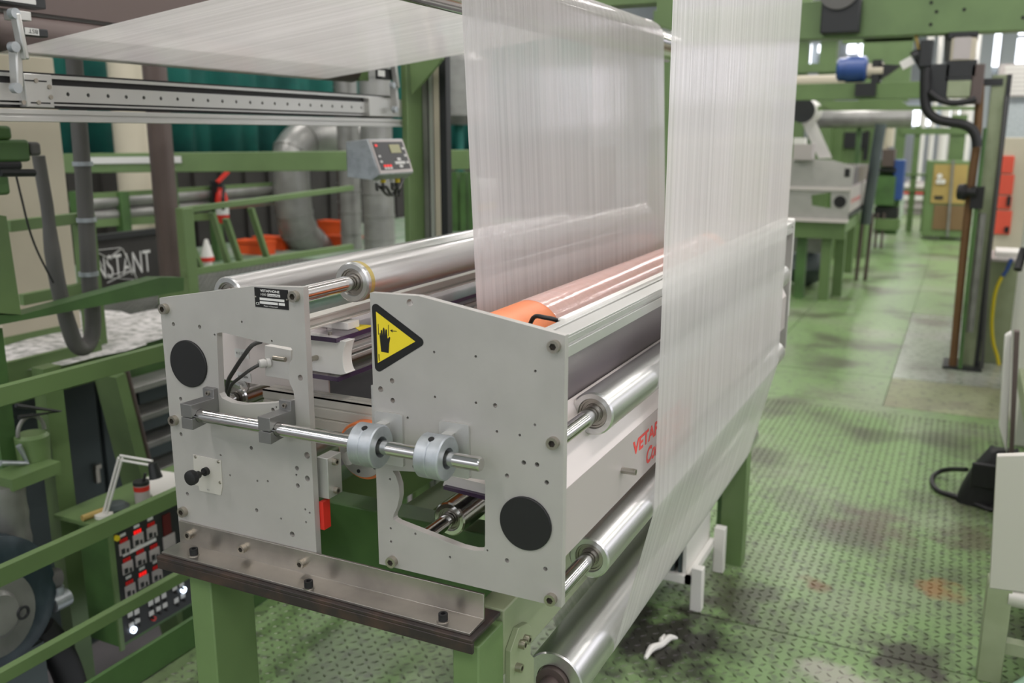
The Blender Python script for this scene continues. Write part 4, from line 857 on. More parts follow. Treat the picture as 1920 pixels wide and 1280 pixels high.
# cladding, curtain, column
XW_ = -5.7
struct('wall_platform', B().box(XW_-.1, XW_, 2.5, 16, -.7, 1.50), M['darkwall'])
wl = bpy.data.objects['wall_platform']
for k in range(34): part('rib', B().box(XW_, XW_+.03, 4.2+k*.3, 4.32+k*.3, .8, 1.50), M['darkwall'], wl)
b = B(); n = 260; vs = []
y0, y1 = 4.0, 15.0; x_c = -5.82
for k in range(n+1):
    y = y0+(y1-y0)*k/n; x = x_c+.05*sin(y*9)+.03*sin(y*23+1)
    vs += [(x, y, 1.42), (x+.01*sin(y*5), y, 3.6)]
b.add(vs, [(2*k, 2*k+2, 2*k+3, 2*k+1) for k in range(n)])
o = solo('teal_curtain', b, M['teal'], 'teal plastic curtain hanging in folds behind the green beam', 'curtain', (x_c, 8, 1.62))
md = o.modifiers.new('thick', 'SOLIDIFY'); md.thickness = .01
q = P(250, 300, 'x', -5.4); solo('cream_column', B().lathe((-5.4, q.y, .8), (0, 0, 1), [(0, .13), (0, .12), (2.4, .12), (2.4, 0)], 28), M['cream'], 'round cream column in front of the teal curtain', 'column', (-5.4, q.y, .8))
# fire extinguisher on the cladding
q = P(416, 380, 'x', -4.78); fx, fy = -4.78, q.y; zb, zt2 = P(416, 418, 'x', fx).z, P(416, 357, 'x', fx).z
t = thing('fire_extinguisher', 'red fire extinguisher hanging at the dark cladding', 'extinguisher', (fx, fy, zb))
part('bottle', B().lathe((fx, fy, zb), (0, 0, 1), [(0, .04), (.01, .045), (zt2-zb-.06, .045), (zt2-zb-.02, .035), (zt2-zb, .022), (zt2-zb+.02, .022), (zt2-zb+.02, 0)], 24), M['red'], t)
part('label', B().lathe((fx, fy, zb+.06), (0, 0, 1), [(0, .0458), (.07, .0458)], 24), M['whiteprint'], t); part('valve', B().cyl((fx, fy, zt2+.02), (fx, fy, zt2+.07), .02, n=12), M['stripe'], t)
part('lever', B().beam((fx, fy-.03, zt2+.06), (fx+.02, fy+.06, zt2+.13), .03, .02), M['red'], t); part('nozzle', B().tube([(fx+.05, fy-.02, zt2+.03), (fx+.08, fy-.07, zt2-.05), (fx+.075, fy-.07, zb+.1)], .012, 8), M['black'], t)
part('wall_bracket', B().box(-4.84, fx-.04, fy-.04, fy+.04, zb+.1, zb+.3), M['stripe'], t)
# orange crates
for (a, c, w, h, lab) in ((478, 475, 28, 22, 'orange plastic crate beside the sloping stays'), (512, 466, 26, 20, 'orange plastic crate left of the bent duct'), (628, 440, 22, 24, 'orange plastic crate between the ducts'), (645, 462, 20, 18, 'orange plastic crate on the floor behind the upright ducts')):
    q = P(a, c, 'z', .80); s = abs((q-CAM).length)/FPX; W_, H_ = w*s, h*s
    t = thing('storage_crate', lab, 'crate', (q.x, q.y, .80), group='orange crates on the platform')
    part('crate', B().box(q.x-.15, q.x+.15, q.y-W_/2, q.y+W_/2, .80, .802+H_).box(q.x-.15, q.x+.16, q.y-W_/2-.01, q.y+W_/2+.01, .79+H_, .81+H_), M['orangebox'], t)
    part('recess', B().box(q.x+.15, q.x+.152, q.y-W_*.3, q.y+W_*.3, .80+H_*.3, .80+H_*.7), M['orangebox'], t)
q = P(390, 500, 'z', .80)
t = thing('siren_horn', 'white funnel with a red collar on the platform', 'funnel', (q.x, q.y, .80))  # a plain funnel standing on the deck, no siren
part('funnel', B().lathe((q.x, q.y, .80), (0, 0, 1), [(0, .03), (.06, .03), (.07, .045), (.19, .012), (.195, 0)], 20), M['white'], t); part('collar', B().lathe((q.x, q.y, .84), (0, 0, 1), [(0, .03), (0, .047), (.03, .047), (.03, .03)], 20), M['red'], t)
# ducts
def ringduct(b, pts, r, n=20): return b.tube(pts, r, n)
XD = -4.75
t = thing('bent_duct', 'galvanised spiral duct with two bends behind the green beam', 'duct', (XD, 6, .8))
pts = [P(a, c, 'x', XD) for a, c in ((700, 272), (650, 262), (600, 256), (568, 262), (548, 285), (546, 320), (548, 360), (552, 400), (560, 430), (578, 455), (605, 478), (640, 505))]
part('tube', B().tube(pts, .145, 24), M['duct'], t)
for k in (1, 3, 4, 6, 7, 8, 9):
    d = (pts[k+1]-pts[k-1]).normalized(); part('seam', B().lathe(pts[k]-d*.012, d, [(0, .145), (0, .152), (.024, .152), (.024, .145)], 24), M['duct'], t)
for (a, r, xk, lab, y0_) in ((655, .085, -4.4, 'slim galvanised upright duct beside the bent duct', 130), (708, .12, -4.0, 'ringed galvanised upright duct next to the green post', 130), (640, .04, -5.15, 'thin brown upright pipe behind the slim duct', 130)):
    q = P(a, 330, 'x', xk); zz = P(a, y0_, 'x', xk).z
    t = thing('upright_duct', lab, 'duct', (xk, q.y, .80))
    part('tube', B().cyl((xk, q.y, .80), (xk, q.y, 2.7), r, n=24), M['brown'] if r < .05 else M['duct'], t)
    for k in range(9): part('ring', B().lathe((xk, q.y, .92+k*.17), (0, 0, 1), [(0, r), (0, r+.006), (.014, r+.006), (.014, r)], 24), M['duct'], t)
# storage shelving behind the black columns
t = thing('storage_rack', 'green storage rack with stacked boxes behind the dark columns', 'rack', (-3.6, 7.6, .80))
for a in (836, 852, 868, 884): q = P(a, 380, 'y', 7.6); part('post', B().box(q.x-.03, q.x+.03, 7.6, 7.66, .80, P(a, 322, 'y', 7.6).z), M['green_d'], t)
for c, m in ((345, 'whiteprint'), (365, 'panel'), (388, 'tan'), (408, 'panel'), (432, 'cream')):
    a0, a1 = P(836, c-8, 'y', 7.75), P(900, c+8, 'y', 7.75); part('box', B().box(a0.x, a1.x, 7.75, 8.1, max(a1.z, .801), max(a0.z, .85)), M[m], t)
t = thing('far_silo', 'dark grey drum hanging behind the film edge', 'drum', P(850, 180, 'y', 9.5))
q = P(860, 175, 'y', 9.5); part('drum', B().lathe((q.x, 9.5, q.z-.35), (0, 0, 1), [(0, .2), (.1, .34), (.7, .36), (.8, .2), (.8, 0)], 28), M['duct'], t); part('leg', B().cyl((q.x, 9.5, -.7), (q.x, 9.5, q.z-.3), .05, n=12), M['teal'], t)
# ================================================================ second treater along the aisle
Y9 = 9.9
def y9(a, c, y=Y9): return P(a, c, 'y', y)
xr = y9(1594, 360).x; xl = xr-.62; zt9 = y9(1590, 412).z
t = thing('machine_table', 'green table under the closed treater further down the aisle', 'table', (xr-.3, Y9+.8, 0))
part('top_channel', B().box(xl, xr, Y9-.05, Y9+.05, zt9-.03, zt9), M['panelw'], t)
part('front_apron', B().box(xl, xr-.02, Y9+.0, Y9+.05, y9(1560, 448).z, zt9-.03), M['green'], t)
part('side_rail', B().box(xr-.08, xr-.02, Y9+.05, Y9+2.3, zt9-.14, zt9-.03), M['green'], t)
for a, yy in ((1547, Y9), (1572, Y9+.35), (1500, Y9), (1590, Y9+2.2)):
    q = y9(a, 480, yy); part('leg', B().box(q.x-.05, q.x+.05, yy+.055, yy+.15, 0, zt9-.1), M['green_d'] if a == 1500 else M['green'], t)
t = thing('corona_treater', 'closed light grey film treater on the green table down the aisle', 'machine', (xr-.3, Y9, zt9))
cut = [(lambda q: (q.x, q.z))(y9(a, c)) for a, c in ((1521, 366), (1558, 360), (1558, 391), (1522, 385))]
lo = [(xl, zt9), (xr, zt9), (xr, y9(1594, 358).z), (xl, y9(1594, 358).z)]
pl2 = part('lower_plate', B().slab(lo, [cut], (0, Y9, 0), XW, ZW, (0, .02, 0)), M['plate'], t)
q = y9(1575, 378); part('end_cap', B().lathe((q.x, Y9, q.z), (0, -1, 0), [(0, .06), (.01, .06), (.01, 0)], 28), M['black'], pl2, 'round black cap')
part('upper_plate', B().slab([(xl, y9(1594, 352).z), (xr+.01, y9(1594, 352).z), (xr+.02, y9(1597, 312).z), (y9(1560, 300).x, y9(1560, 300).z), (xl, y9(1560, 297).z)], [], (0, Y9+.01, 0), XW, ZW, (0, .02, 0)), M['plate'], t)
part('mid_bar', B().box(xl, xr+.015, Y9-.02, Y9+.02, y9(1594, 358).z, y9(1594, 352).z), M['panelw'], t)
part('side_panel', B().box(xr-.02, xr, Y9+.02, Y9+2.0, y9(1594, 400).z, y9(1594, 352).z), M['panel'], t)
text('lettering', 'VETAPHONE', (xr, Y9+.15, y9(1594, 385).z), (0, 1, 0), ZW, .05, M['redtext'], t, .9, depth=.001)
part('side_profile', B().box(xr-.03, xr+.005, Y9+.02, Y9+2.0, zt9+.02, zt9+.06), M['stripe'], t)
part('top_cover', B().box(xl, xr-.02, Y9+.03, Y9+2.0, y9(1594, 352).z, y9(1594, 318).z), M['shield'], t)
part('label', YB(B(), Y9+.008, .002, (1584, 316), (1593, 332)), M['blackprint'], t)
part('side_box', YB(B(), Y9-.1, .2, (1488, 270), (1522, 300)), M['panel'], t); part('side_box', YB(B(), Y9-.1, .1, (1488, 258), (1510, 270)), M['white'], t)
# its film and roller stand
t = thing('film_roll', 'white film roll with dark core end above the second treater', 'film roll', y9(1505, 210, 10.3))
a, c = y9(1500, 208, 10.2), y9(1690, 218, 10.6)
part('core_end', B().lathe(y9(1504, 207, 10.1), (0, 1, 0), [(0, 0), (0, .125), (.05, .125), (.05, 0)], 28), M['stripe'], t)
part('roll', B().cyl(y9(1504, 207, 10.15), y9(1504, 207, 10.15)+Vector((0, .6, 0)), .12, n=28), M['white'], t)
q0, q1, q2, q3 = y9(1502, 228, 10.2), y9(1526, 220, 10.2), y9(1560, 296, 10.25), y9(1535, 297, 10.25)
b = B().add([q0, q1, q2, q3]+[v+Vector((0, .012, 0)) for v in (q0, q1, q2, q3)], [(0, 1, 2, 3), (7, 6, 5, 4), (0, 4, 5, 1), (1, 5, 6, 2), (2, 6, 7, 3), (3, 7, 4, 0)])
part('web', b, M['white'], t)
q = y9(1510, 223, 12.45)
t = thing('cross_roller', 'long grey roller on uprights lying across behind the film roll', 'roller', (q.x+.6, 12.45, 0))
part('roller', B().lathe(q, (1, 0, 0), [(0, .11), (.01, .116), (1.25, .116), (1.26, .11), (1.26, 0)], 28), M['duct'], t)
for dx in (.02, .62): part('upright', B().box(q.x+dx, q.x+dx+.06, 12.53, 12.59, 0, q.z+.05), M['green_d'], t); part('bearing', B().box(q.x+dx, q.x+dx+.06, 12.45, 12.55, q.z-.04, q.z+.04), M['stripe'], t)
solo('inclined_pipe', B().tube([y9(1652, 232, 11.2), y9(1636, 330, 11.2), y9(1622, 420, 11.2)], .06, 14), M['greycab'], 'dark grey inclined pipe beside the second treater', 'pipe', y9(1636, 330, 11.2))
for px, lab in ((1605, 'slim dark upright rod at the second table'), (1622, 'slim dark upright rod below the inclined pipe')):
    q = P(px, 525, 'z', 0); solo('upright_rod', B().cyl(q, (q.x+.02, q.y, P(px+12, 400, 'y', q.y).z), .022, n=10), M['brown'], lab, 'rod', q)
q = P(1500, 540, 'z', 0)
t = thing('waste_bin', 'dark heap of film waste under the second table', 'waste', (q.x, Y9+1.0, 0))
b = B(); rr = random.Random(3)
n, k = 16, 7; vs = []; fs = []
for j in range(k):
    for i in range(n):
        r = .28*sin(pi*(j+.6)/k*.93)*(1+.25*(rr.random()-.5)); vs.append((q.x+r*cos(2*pi*i/n), Y9+1.0+r*sin(2*pi*i/n), .0+.42*j/(k-1)))
for j in range(k-1):
    for i in range(n): fs.append((j*n+i, j*n+(i+1) % n, (j+1)*n+(i+1) % n, (j+1)*n+i))
fs += [tuple(reversed(range(n))), tuple(range((k-1)*n, k*n))]
part('heap', b.add(vs, fs), M['greycab'], t); part('sheet', B().box(q.x-.2, q.x+.2, Y9+.85, Y9+.87, .40, .68), M['duct'], t)
solo('aisle_kerb', B().box(-1.75, -1.66, 7.6, 9.6, 0, .05), M['green_p'], 'low green kerb on the floor before the second table', 'kerb', (-1.7, 8.6, 0))
# ================================================================ overhead beams
YBm = 7.3
t = thing('aisle_gantry', 'green gantry beam crossing above the aisle with a black bearing box', 'beam', (0, YBm, 0))
a, c = P(1470, 5, 'y', YBm), P(1990, 53, 'y', YBm)
part('beam', B().box(a.x-1.0, c.x+1.6, YBm, YBm+.2, c.z, a.z), M['green'], t, bevel=.005)
part('upright', B().box(c.x+1.4, c.x+1.6, YBm, YBm+.2, 0, c.z), M['green'], t); part('upright', B().box(a.x-1.0, a.x-.85, YBm, YBm+.2, 0, c.z), M['green'], t)
part('bearing_box', YB(B(), YBm-.12, .12, (1541, 0), (1610, 60)), M['stripe'], t, bevel=.01)
q = P(1573, -22, 'y', YBm-.15); part('roll_end', B().lathe(q, (0, 1, 0), [(0, 0), (0, .14), (.1, .14), (.1, 0)], 30), M['hose'], t)
for px, py in ((1756, 22), (1808, 18), (1918, 33), (1746, 5), (1745, 46)):
    q = P(px, py, 'y', YBm); part('bolt_hole', B().cyl((q.x, YBm-.003, q.z), (q.x, YBm+.01, q.z), .012, n=12), M['dark'], t)
YB2 = 9.2
t = thing('drive_beam', 'green cross beam carrying a small blue motor', 'beam', (-1, YB2, 1.9))
a, c = P(1480, 158, 'y', YB2), P(1800, 183, 'y', YB2); part('beam', B().box(a.x-.5, c.x, YB2, YB2+.12, c.z, a.z), M['green'], t, bevel=.004)
part('clamp', YB(B(), YB2-.05, .05, (1604, 156), (1641, 180)), M['stripe'], t)
part('upright', B().box(a.x-.5, a.x-.4, YB2, YB2+.1, 0, a.z), M['green'], t)
zm_ = a.z
q = P(1600, 130, 'y', YB2+.06)
t = thing('electric_motor', 'small blue electric motor on the green cross beam', 'motor', (q.x, YB2+.06, zm_))
r_ = q.z-zm_; x0 = P(1570, 130, 'y', YB2+.06).x; x1 = P(1622, 130, 'y', YB2+.06).x
part('body', B().lathe((x0+.08, YB2+.06, q.z), (1, 0, 0), [(0, r_*.95), (x1-x0-.08, r_*.95), (x1-x0-.06, r_*.7), (x1-x0-.06, 0)], 24), M['blue'], t)
part('fan_cover', B().lathe((x0, YB2+.06, q.z), (1, 0, 0), [(0, 0), (0, r_*.7), (.02, r_*.85), (.09, r_*.85)], 24), M['blue'], t); part('terminal_box', YB(B(), YB2, .1, (1594, 106), (1611, 117)), M['blue'], t)
part('coupling', B().cyl((x1, YB2+.06, q.z-.02), (x1+.16, YB2+.06, q.z-.02), r_*.55, n=16), M['cream'], t); part('bracket', YB(B(), YB2, .15, (1636, 112), (1650, 157)), M['stripe'], t)
part('guard', B().slab([(lambda v: (v.x, v.z))(P(a_, c_, 'y', YB2)) for a_, c_ in ((1648, 120), (1690, 122), (1665, 140), (1648, 150))], [], (0, YB2, 0), XW, ZW, (0, .1, 0)), M['stripe'], t)
t = thing('tie_beam', 'flat green tie beam behind the drive beam', 'beam', (-1, 10.4, 1.9))
part('beam', B().slab([(lambda v: (v.x, v.z))(P(a_, c_, 'y', 10.4)) for a_, c_ in ((1540, 197), (1562, 189), (1690, 189), (1702, 198), (1830, 200), (1830, 206), (1560, 207))], [], (0, 10.4, 0), XW, ZW, (0, .1, 0)), M['green'], t)
part('pale_roller', B().lathe(P(1490, 152, 'y', 10.42), (1, 0, 0), [(0, .055), (.68, .055), (.68, 0)], 24), M['cream'], t, 'pale roller')
q = P(1500, 152, 'y', 10.42); part('roller_bracket', B().box(q.x, q.x+.05, 10.40, 10.48, P(1550, 207, 'y', 10.4).z, q.z), M['stripe'], t); part('bracket_rail', B().box(q.x, P(1560, 200, 'y', 10.4).x, 10.42, 10.46, P(1550, 207, 'y', 10.4).z, P(1550, 198, 'y', 10.4).z), M['green'], t)

# ================================================================ aisle post with pipes and gear unit
Y7 = 7.45
t = thing('aisle_post', 'pale green steel post with pipes at the aisle edge', 'post', (.22, Y7, 0))
qa, qb = P(1800, 690, 'y', Y7), P(1826, 690, 'y', Y7); zt7 = P(1878, 140, 'y', Y7).z
part('column', B().box(qa.x, qb.x, Y7, Y7+.12, 0, zt7), M['green_p'], t, bevel=.004); part('edge_flange', B().box(qb.x, qb.x+.03, Y7-.01, Y7+.14, 0, zt7), M['stripe'], t)
part('white_pipe', B().cyl(P(1818, 622, 'y', Y7-.06), P(1842, 400, 'y', Y7-.06), .026, n=14), M['duct'], t)
part('rusty_pipe', B().tube([P(1786, 690, 'y', Y7-.05), P(1806, 480, 'y', Y7-.05), P(1823, 330, 'y', Y7-.05), P(1831, 270, 'y', Y7-.05), P(1838, 160, 'y', Y7-.05)], .028, 12), mat('rust', (112, 82, 52), .6, .2), t)
part('conduit', B().tube([P(1841, 690, 'y', Y7-.1), P(1854, 500, 'y', Y7-.1), P(1872, 320, 'y', Y7-.1), P(1886, 180, 'y', Y7-.1)], .012, 8), M['cable'], t)
part('conduit', B().tube([P(1800, 690, 'y', Y7-.1), P(1812, 560, 'y', Y7-.1), P(1830, 400, 'y', Y7-.1), P(1848, 240, 'y', Y7-.1)], .014, 8), M['green_d'], t)
q = P(1815, 360, 'y', Y7-.1); part('handwheel', B().lathe(q+Vector((-.06, 0, 0)), (1, -.3, 0), [(0, 0), (0, .055), (.04, .06), (.06, .03), (.12, .03), (.12, 0)], 18), M['black'], t); part('junction_box', YB(B(), Y7-.12, .1, (1822, 350), (1842, 392)), M['black'], t)
part('foot', B().box(qa.x-.12, qb.x+.05, Y7-.1, Y7+.2, 0, .02), M['stripe'], t)
t = thing('gear_unit', 'dark gear unit with grey cylinder mounted beside the post top', 'gear unit', P(1800, 200, 'y', Y7-.1))
for p0, p1, m, d in (((1785, 66), (1828, 113), 'cream', .2), ((1778, 58), (1834, 72), 'stripe', .24), ((1774, 113), (1830, 145), 'stripe', .26), ((1774, 150), (1822, 182), 'green_p', .2), ((1726, 75), (1746, 125), 'stripe', .1), ((1822, 120), (1840, 195), 'brown', .12), ((1745, 120), (1776, 190), 'stripe', .12), ((1770, 144), (1826, 152), 'stripe', .22)):
    part('housing', YB(B(), Y7-.15, d, p0, p1), M[m], t, bevel=.008)
part('cover_plate', YB(B(), Y7-.16, .01, (1790, 70), (1818, 110)), M['panel'], t)
part('cylinder', B().cyl(P(1800, 60, 'y', Y7-.05), P(1800, 112, 'y', Y7-.05), .10, n=20), M['hose'], t)
part('arm', B().beam(P(1690, 124, 'y', Y7-.1), P(1712, 112, 'y', Y7-.1), .05, .06), M['white'], t); part('arm', B().tube([P(1712, 108, 'y', Y7-.1), P(1722, 104, 'y', Y7-.1), P(1738, 130, 'y', Y7-.1), P(1760, 138, 'y', Y7-.1)], .04, 10), M['stripe'], t)
part('pipe', B().tube([P(1716, 60, 'y', Y7-.1), P(1722, 90, 'y', Y7-.1), P(1735, 122, 'y', Y7-.1)], .012, 8), M['tan'], t)
part('mount', YB(B(), Y7-.02, .04, (1740, 150), (1880, 160)), M['stripe'], t)
solo('black_hose', B().tube([P(a, c, 'y', Y7-.2) for a, c in ((1735, 130), (1734, 165), (1735, 195), (1742, 212), (1758, 224), (1780, 229), (1805, 233), (1822, 242), (1830, 258), (1832, 275))], .034, 14), M['black'], 'thick black hose curving from the gear unit to the post', 'hose', P(1780, 229, 'y', Y7-.2))
solo('black_hose', B().tube([P(a, c, 'y', Y7-.22) for a, c in ((1742, 172), (1760, 186), (1785, 193), (1815, 190), (1830, 185))], .022, 12), M['black'], 'thin black hose looping below the gear unit', 'hose', P(1785, 193, 'y', Y7-.22))

# ================================================================ cabinets on the right
t = thing('tan_cabinet', 'tan switch cabinet in a green frame beside the aisle', 'cabinet', (-.2, 16.8, 0))
Yt = 16.8
part('frame', YB(B(), Yt, .6, (1741, 302), (1812, 446)), M['green'], t); part('upper_door', YB(B(), Yt-.02, .02, (1752, 308), (1808, 382)), M['tan'], t); part('lower_grille', YB(B(), Yt-.02, .02, (1752, 384), (1808, 432)), M['tanlow'], t)
for a, c in ((1762, 330), (1768, 340), (1760, 340)): q = P(a, c, 'y', Yt-.03); part('gauge', B().cyl(q, q-Vector((0, .03, 0)), .04, n=12), M['white'], t)
part('slot', YB(B(), Yt-.03, .01, (1752, 367), (1768, 374)), M['stripe'], t); part('pole', B().cyl(P(1776, 445, 'y', Yt-.1), P(1787, 300, 'y', Yt-.1), .02, n=8), M['duct'], t)
t = thing('orange_cabinet', 'pale cabinet with an orange louvred door right of the post', 'cabinet', (1.0, 9.2, 0))
Yo = 9.2
part('body', B().box(P(1868, 260, 'y', Yo).x, 2.0, Yo, Yo+.8, 0, P(1900, 258, 'y', Yo).z), M['cream'], t, bevel=.005)
for p0, p1 in (((1872, 292), (1899, 325)), ((1870, 327), (1898, 365)), ((1866, 367), (1895, 392)), ((1862, 394), (1893, 440))): part('door', YB(B(), Yo-.02, .02, p0, p1), M['orangepanel'], t, bevel=.004)
part('handle', YB(B(), Yo-.04, .02, (1889, 368), (1894, 386)), M['black'], t); part('handle', YB(B(), Yo-.04, .02, (1884, 425), (1891, 436)), M['black'], t)
t = thing('green_cabinet', 'low green cabinet behind the post with paper and a yellow cable', 'cabinet', (.55, 7.4, 0))
qa = P(1853, 488, 'y', 7.7)
part('body', B().box(qa.x, qa.x+.55, 7.7, 8.2, 0, qa.z), M['green_p'], t, bevel=.004); part('top', B().box(qa.x-.02, qa.x+.6, 7.66, 8.24, qa.z, qa.z+.02), M['panel'], t)
part('cable', B().tube([P(a, c, 'y', 7.66) for a, c in ((1893, 495), (1878, 520), (1866, 550), (1860, 600), (1862, 640), (1870, 668), (1874, 690))], .012, 8), M['yellow'], t, 'yellow cable'); part('cable', B().tube([P(a, c, 'y', 7.65) for a, c in ((1897, 485), (1888, 505), (1880, 518))], .014, 8), M['blue'], t)
q = P(1880, 470, 'z', qa.z+.02); solo('paper_stack', B().box(qa.x+.05, qa.x+.4, 7.75, 8.1, qa.z+.02, qa.z+.06), M['white'], 'white papers lying on the low green cabinet', 'paper', (qa.x+.2, 7.9, qa.z+.02))
# white machine at the right edge
Xm = .33
t = thing('winder_machine', 'pale grey machine flank with black handle along the right of the aisle', 'machine', (Xm+.3, 5.5, 0))
def mx(a, c): return P(a, c, 'x', Xm)
y_a, y_b = mx(1874, 700).y, mx(1920, 700).y
part('cabinet', B().box(Xm+.06, Xm+.9, 5.6, 7.1, 0, 1.66), M['white'], t, bevel=.01); part('louvre', B().box(Xm+.055, Xm+.06, 5.7, 6.2, 1.05, 1.5), M['duct'], t)
YA, YB_ = 3.0, 4.5
part('sheet_panel', B().slab([(lambda v: (v.x, v.z))(P(a_, c_, 'y', YA)) for a_, c_ in ((1869, 855), (1990, 850), (1990, 1120), (1855, 1103))], [], (0, YA, 0), XW, ZW, (0, .03, 0)), M['alu_light'], t, bevel=.003)
q = P(1858, 1105, 'y', YA); part('foot_frame', B().box(q.x-.01, q.x+.06, YA+.001, YA+.08, 0, q.z+.02), M['green_p'], t, bevel=.003); part('foot_frame', B().box(q.x+.06, q.x+.6, YA+.02, YA+.06, .1, .14), M['green_p'], t)
part('round_lip', B().cyl((q.x+.05, YA+.03, q.z-.02), (q.x+.6, YA+.03, q.z-.02), .035, n=16), M['alu_light'], t)
part('tube', B().cyl((q.x+.10, YA-.2, .08), (q.x+.5, YA+.5, .08), .05, n=18), mat('mint_tube', (140, 176, 150), .4), t)
q = P(1873, 850, 'y', YB_); part('guard_panel', B().slab([(lambda v: (v.x, v.z))(P(a_, c_, 'y', YB_)) for a_, c_ in ((1884, 630), (1897, 622), (1888, 852), (1873, 800))], [], (0, YB_, 0), XW, ZW, (0, .05, 0)), M['white'], t, bevel=.006)
part('upright', B().slab([(lambda v: (v.x, v.z))(P(a_, c_, 'y', YB_-.05)) for a_, c_ in ((1902, 622), (1912, 622), (1900, 870), (1892, 870))], [], (0, YB_-.05, 0), XW, ZW, (0, .05, 0)), M['brown'], t)
part('base', B().box(Xm+.12, Xm+.9, 3.2, 6.9, 0, .62), M['green_d'], t)
part('side_frame', B().box(Xm+.04, Xm+.12, YA+.04, 5.6, .35, .45), M['green_p'], t)
q = P(1893, 585, 'x', Xm+.055); part('handle', B().tube([(Xm+.06, 5.75, 1.08), (Xm+.0, 5.75, 1.08), (Xm-.02, 5.68, .98)], .022, 10), M['black'], t, 'black door handle')
part('handle', B().box(Xm, Xm+.08, 5.62, 5.66, 1.18, 1.22), M['black'], t)
# bag on the floor
q = P(1840, 950, 'z', 0)
t = thing('shoulder_bag', 'black shoulder bag with strap and orange patch lying on the floor', 'bag', (q.x, q.y, 0))
b = B(); n, k = 20, 10; vs = []; fs = []
for j in range(k+1):
    v = j/k; w = .13*(1-.55*v**2); dd = .075*(1-.5*v**2); z = .27*v
    for i in range(n):
        a = 2*pi*i/n; c_, s_2 = cos(a), sin(a); e = .6
        vs.append((q.x+.02+.05*v+w*math.copysign(abs(c_)**e, c_), q.y+.06+dd*math.copysign(abs(s_2)**e, s_2), z+.012*sin(3*a)*v))
for j in range(k):
    for i in range(n): fs.append((j*n+i, j*n+(i+1) % n, (j+1)*n+(i+1) % n, (j+1)*n+i))
fs += [tuple(reversed(range(n))), tuple(range(k*n, (k+1)*n))]
part('body', b.add(vs, fs), M['black'], t); part('flap', B().box(q.x-.06, q.x+.16, q.y-.03, q.y-.012, .10, .22), M['black'], t, bevel=.008)
part('patch', B().lathe((q.x+.10, q.y-.02, .235), (0, -1, .6), [(0, .032), (.008, .03), (.008, 0)], 18), M['orangebox'], t, 'orange patch')
part('strap', B().tube([P(a, c, 'z', z) for a, c, z in ((1812, 880, .12), (1775, 880, .05), (1752, 890, .012), (1748, 905, .012), (1760, 920, .012), (1790, 930, .012), (1830, 945, .012), (1862, 955, .012), (1858, 935, .03))], .012, 8), M['black'], t)
t = thing('filter_stand', 'white stand holding upright dark fins below the film', 'stand', (-.75, 2.95, 0))
# stand: fins in a white frame, front right foot seen beside the film
f0 = P(1310, 1143, 'z', 0); f1 = P(1338, 1090, 'z', 0)
sx, sy0 = f0.x, f0.y; sy1 = sy0+.34
part('foot', B().box(sx-.03, sx+.012, sy0-.02, sy0+.02, 0, P(1310, 1070, 'x', sx).z), M['white'], t, bevel=.003)
part('foot', B().box(sx-.03, sx+.012, sy1-.02, sy1+.02, 0, P(1310, 1070, 'x', sx).z+.02), M['white'], t, bevel=.003)
zs = P(1300, 1105, 'x', sx).z
part('shelf_rim', B().box(sx-.46, sx-.03, sy0-.03, sy0-.01, zs-.02, zs+.01), M['white'], t); part('shelf_rim', B().box(sx-.05, sx-.03, sy0-.03, sy1, zs-.02, zs+.01), M['white'], t)
part('foot', B().box(sx-.46, sx-.42, sy0-.03, sy0+.01, 0, zs), M['white'], t); part('foot', B().box(sx-.46, sx-.42, sy1-.02, sy1+.02, 0, zs), M['white'], t)
for k in range(12): part('fin', B().box(sx-.07-k*.028-.012, sx-.07-k*.028, sy0-.005, sy1-.02, zs+.005, zs+.26), M['greycab'], t)
part('end_panel', B().box(sx-.066, sx-.052, sy0-.008, sy1, zs+.005, zs+.30), M['white'], t, bevel=.002); part('tray', B().box(sx-.44, sx-.05, sy0-.01, sy1-.01, zs-.01, zs+.005), M['white'], t)
# scrap of film on the floor
b = B(); pts = [P(a, c, 'z', .004) for a, c in ((1210, 1238), (1222, 1222), (1240, 1212), (1255, 1202), (1270, 1200))]
solo('film_scrap', B().tube([p+Vector((0, 0, .008+.006*(i % 2))) for i, p in enumerate(pts)], [.006, .013, .011, .012, .004], 8).tube([pts[2]+Vector((0, 0, .008)), P(1240, 1198, 'z', .02), P(1246, 1190, 'z', .015)], [.01, .008, .004], 8), M['white'], 'crumpled white film scrap on the tread plate floor', 'scrap', pts[0])
# cables under the film roll by the table corner: dark cloth
# ================================================================ far background
def far_frame(name, lab, y, posts, beams, m='green'):
    t = thing(name, lab, 'machine frame', (P(posts[0][0], 300, 'y', y).x, y, 0))
    for a, top, w in posts:
        q = P(a, top, 'y', y); part('post', B().box(q.x-w/2, q.x+w/2, y, y+w, 0, q.z), M[m], t)
    for a0, c0, a1, c1 in beams: part('beam', YB(B(), y-.05, .15, (a0, c0), (a1, c1)), M[m], t)
    return t
t = far_frame('extruder_frame', 'tall green machine frame standing behind the second treater', 13.5, [(1512, -40, .18), (1563, -40, .22)], [(1628, -40, 1662, 190), (1682, -40, 1702, 190), (1495, 60, 1580, 72), (1495, 120, 1580, 134), (1580, 62, 1720, 76)])
part('cabinet', B().box(P(1545, 240, 'y', 13.6).x, P(1580, 240, 'y', 13.6).x, 13.7, 14.5, 0, P(1560, 225, 'y', 13.6).z), M['green'], t); part('cabinet', B().box(P(1580, 240, 'y', 13.6).x, P(1638, 240, 'y', 13.6).x, 13.75, 14.5, 0, P(1560, 236, 'y', 13.6).z), M['green'], t)
part('window', YB(B(), 13.7, .04, (1584, 248), (1620, 278)), M['stripe'], t); part('door_gap', YB(B(), 13.7, .04, (1622, 245), (1626, 300)), M['stripe'], t)
